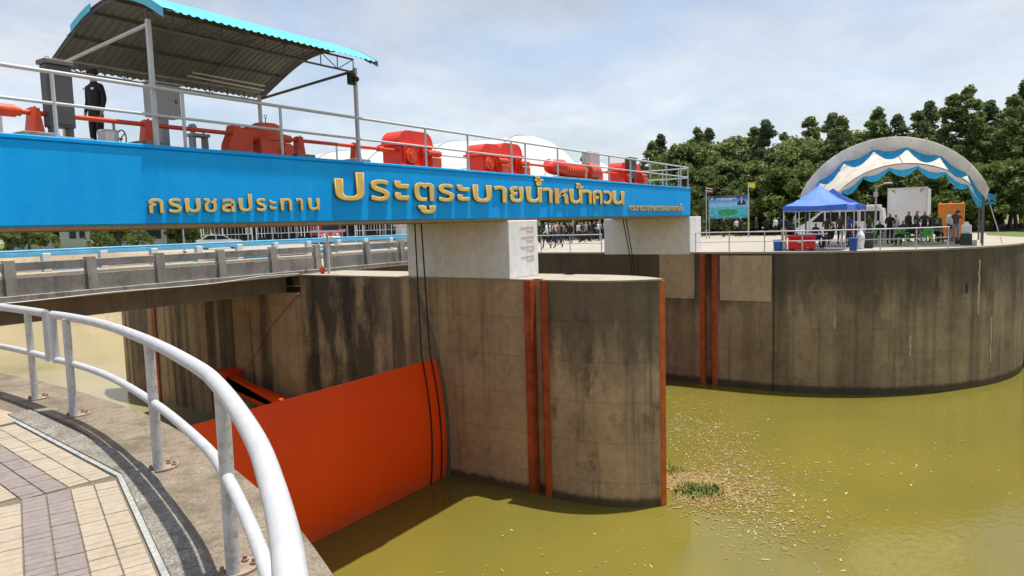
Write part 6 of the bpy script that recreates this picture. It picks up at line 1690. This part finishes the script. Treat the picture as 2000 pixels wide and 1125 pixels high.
# beyond the bridge, round the houses
for (x, y, h, kd, lb, gp_) in [(36.6, 92, 5.0, 'broad', 'round dark tree at the river bend, nearest the water', None), (39.6, 95, 4.4, 'light', 'light green tree left of the white house with a pale pole', None), (41.2, 99, 5.2, 'broad', 'dark tree leaning over the white house corner', None),
      (46.3, 92, 2.4, 'bush', 'bright green bush before the white house', None), (50.0, 94, 4.0, 'light', 'bushy green tree between the two white houses', None), (52.8, 94, 2.2, 'bush', 'low green hedge bush before the porch house', None),
      (60.5, 98, 5.4, 'broad', 'dark tree at the end of the porch house', None), (63.5, 99, 4.6, 'light', 'yellow-green tree beside the pale blue lamp post', None), (74.5, 112, 6.6, 'broad', 'dark tree behind the low hut', None), (69, 97, 4.6, 'light', 'light green tree right of the low hut', None), (73, 101, 6.0, 'broad', 'dark tree beside the picket screens', None),
      (34.5, 98, 6.0, 'broad', 'large dark tree farther round the river bend', None)]:
    tree(kd, x, y, h, lb, gp_, 'tree' if kd != 'bush' else 'bush', 'tree' if kd != 'bush' else 'bush', 1.0)
for k in range(22):
    x = 34 + k * 4.2; y = 122 + RT.uniform(-4, 6)
    tree('broad', x, y, RT.uniform(7.0, 9.5), 'dark tree in the row behind the houses', 'trees behind the houses', wide=1.4)
for k in range(8):
    tree('broad', 78 + k * 5, 104 - k * 4 + RT.uniform(-2, 2), RT.uniform(5.5, 7.0), 'dark tree behind the open shed', 'trees behind the shed', wide=1.4)

# ================================================================== floating debris and weeds (uncountable)
RD = random.Random(3)
def debris(name, spots, mats, sizes, z=WZ + 0.008):
    vs, fs, mi = [], [], []
    for (x, y) in spots:
        s = RD.choice(sizes) * RD.uniform(0.6, 1.4); a = RD.uniform(0, 6.28); el = RD.choice((1, 1, 1.6, 2.6, 5)); n = 5
        o = len(vs); zz = z + RD.uniform(0, 0.012)
        for k in range(n):
            t = k * 2 * math.pi / n + RD.uniform(-0.3, 0.3); px, py = math.cos(t) * s * el, math.sin(t) * s
            vs.append((x + px * math.cos(a) - py * math.sin(a), y + px * math.sin(a) + py * math.cos(a), zz + RD.uniform(0, 0.01)))
        fs.append(tuple(range(o, o + n))); mi.append(RD.randrange(len(mats)))
    me = bpy.data.meshes.new(name); me.from_pydata(vs, [], fs)
    for m_ in mats: me.materials.append(m_)
    me.polygons.foreach_set('material_index', mi); me.update()
    ob = bpy.data.objects.new(name, me); COL.objects.link(ob); return struct(ob, 'stuff')
D1 = plain('straw_debris', (0.27, 0.20, 0.07), 0.9); D2 = plain('pale_foam_debris', (0.38, 0.345, 0.20), 0.8); D3 = plain('brown_debris', (0.22, 0.13, 0.05), 0.9); D4 = plain('weed_green', (0.12, 0.17, 0.03), 0.6)
sp = []
# raft that drifts from the far bay past the nose of the pier
while len(sp) < 7000:
    t = RD.random() ** 0.75; cx = 30.5 - 11.5 * t; cy = 11.0 - 7.0 * t
    w = 1.7 - 0.75 * t
    x = cx + RD.gauss(0, w); y = cy + RD.gauss(0, w * 0.8)
    if 18.0 < x < 20.6 and y > 7.3: continue
    if x > 34 or y > 14.3: continue
    sp.append((x, y))
struct(debris('floating_straw', sp, [D1, D1, D3, D2], (0.009, 0.013, 0.02)), 'stuff')
sp = []
while len(sp) < 380:
    t = RD.random(); cx = 21.3 + 7.5 * t; cy = 5.5 - 5.0 * t
    x = cx + RD.gauss(0, 1.6); y = cy + RD.gauss(0, 1.2); sp.append((x, y))
while len(sp) < 820:
    x = RD.uniform(6, 19); y = RD.uniform(-1, 13.5)
    if x > 18.0 and y > 7.3: continue
    if (x - 13) ** 2 + (y - 5) ** 2 < RD.uniform(0, 60): sp.append((x, y))
debris('floating_flecks', sp, [D2, D1, D1], (0.010, 0.014, 0.020))
sp = [(21.0 + RD.gauss(0, 0.75), 7.3 + RD.gauss(0, 0.8)) for _ in range(5200)]; sp = [p for p in sp if not (18.1 < p[0] < 20.55 and p[1] > 7.35)]
debris('straw_raft', sp, [D1, D3, D3, D1], (0.014, 0.02, 0.03), WZ + 0.012)
vs, fs = [], []
for (cx, cy, n, sx) in ((20.75, 7.0, 420, 0.33), (22.0, 8.6, 160, 0.3), (21.0, 6.6, 160, 0.25)):
    for _ in range(n):
        p = Vector((cx + RD.gauss(0, sx), cy + RD.gauss(0, sx), WZ + 0.01)); a = RD.uniform(0, 6.28); h = RD.uniform(0.04, 0.13); l_ = RD.uniform(0.03, 0.07); w = 0.018
        d = Vector((math.cos(a), math.sin(a), 0)); q = Vector((-d.y, d.x, 0)); o = len(vs)
        vs += [p - q * w, p + q * w, p + d * l_ + Vector((0, 0, h)) + q * w, p + d * l_ + Vector((0, 0, h)) - q * w]; fs.append((o, o + 1, o + 2, o + 3))
me = bpy.data.meshes.new('floating_weed'); me.from_pydata(vs, [], fs); me.materials.append(D4); me.update()
o = bpy.data.objects.new('floating_weed', me); COL.objects.link(o); struct(o, 'stuff')

for o in bpy.data.objects:
    if '_org' in o: del o['_org']
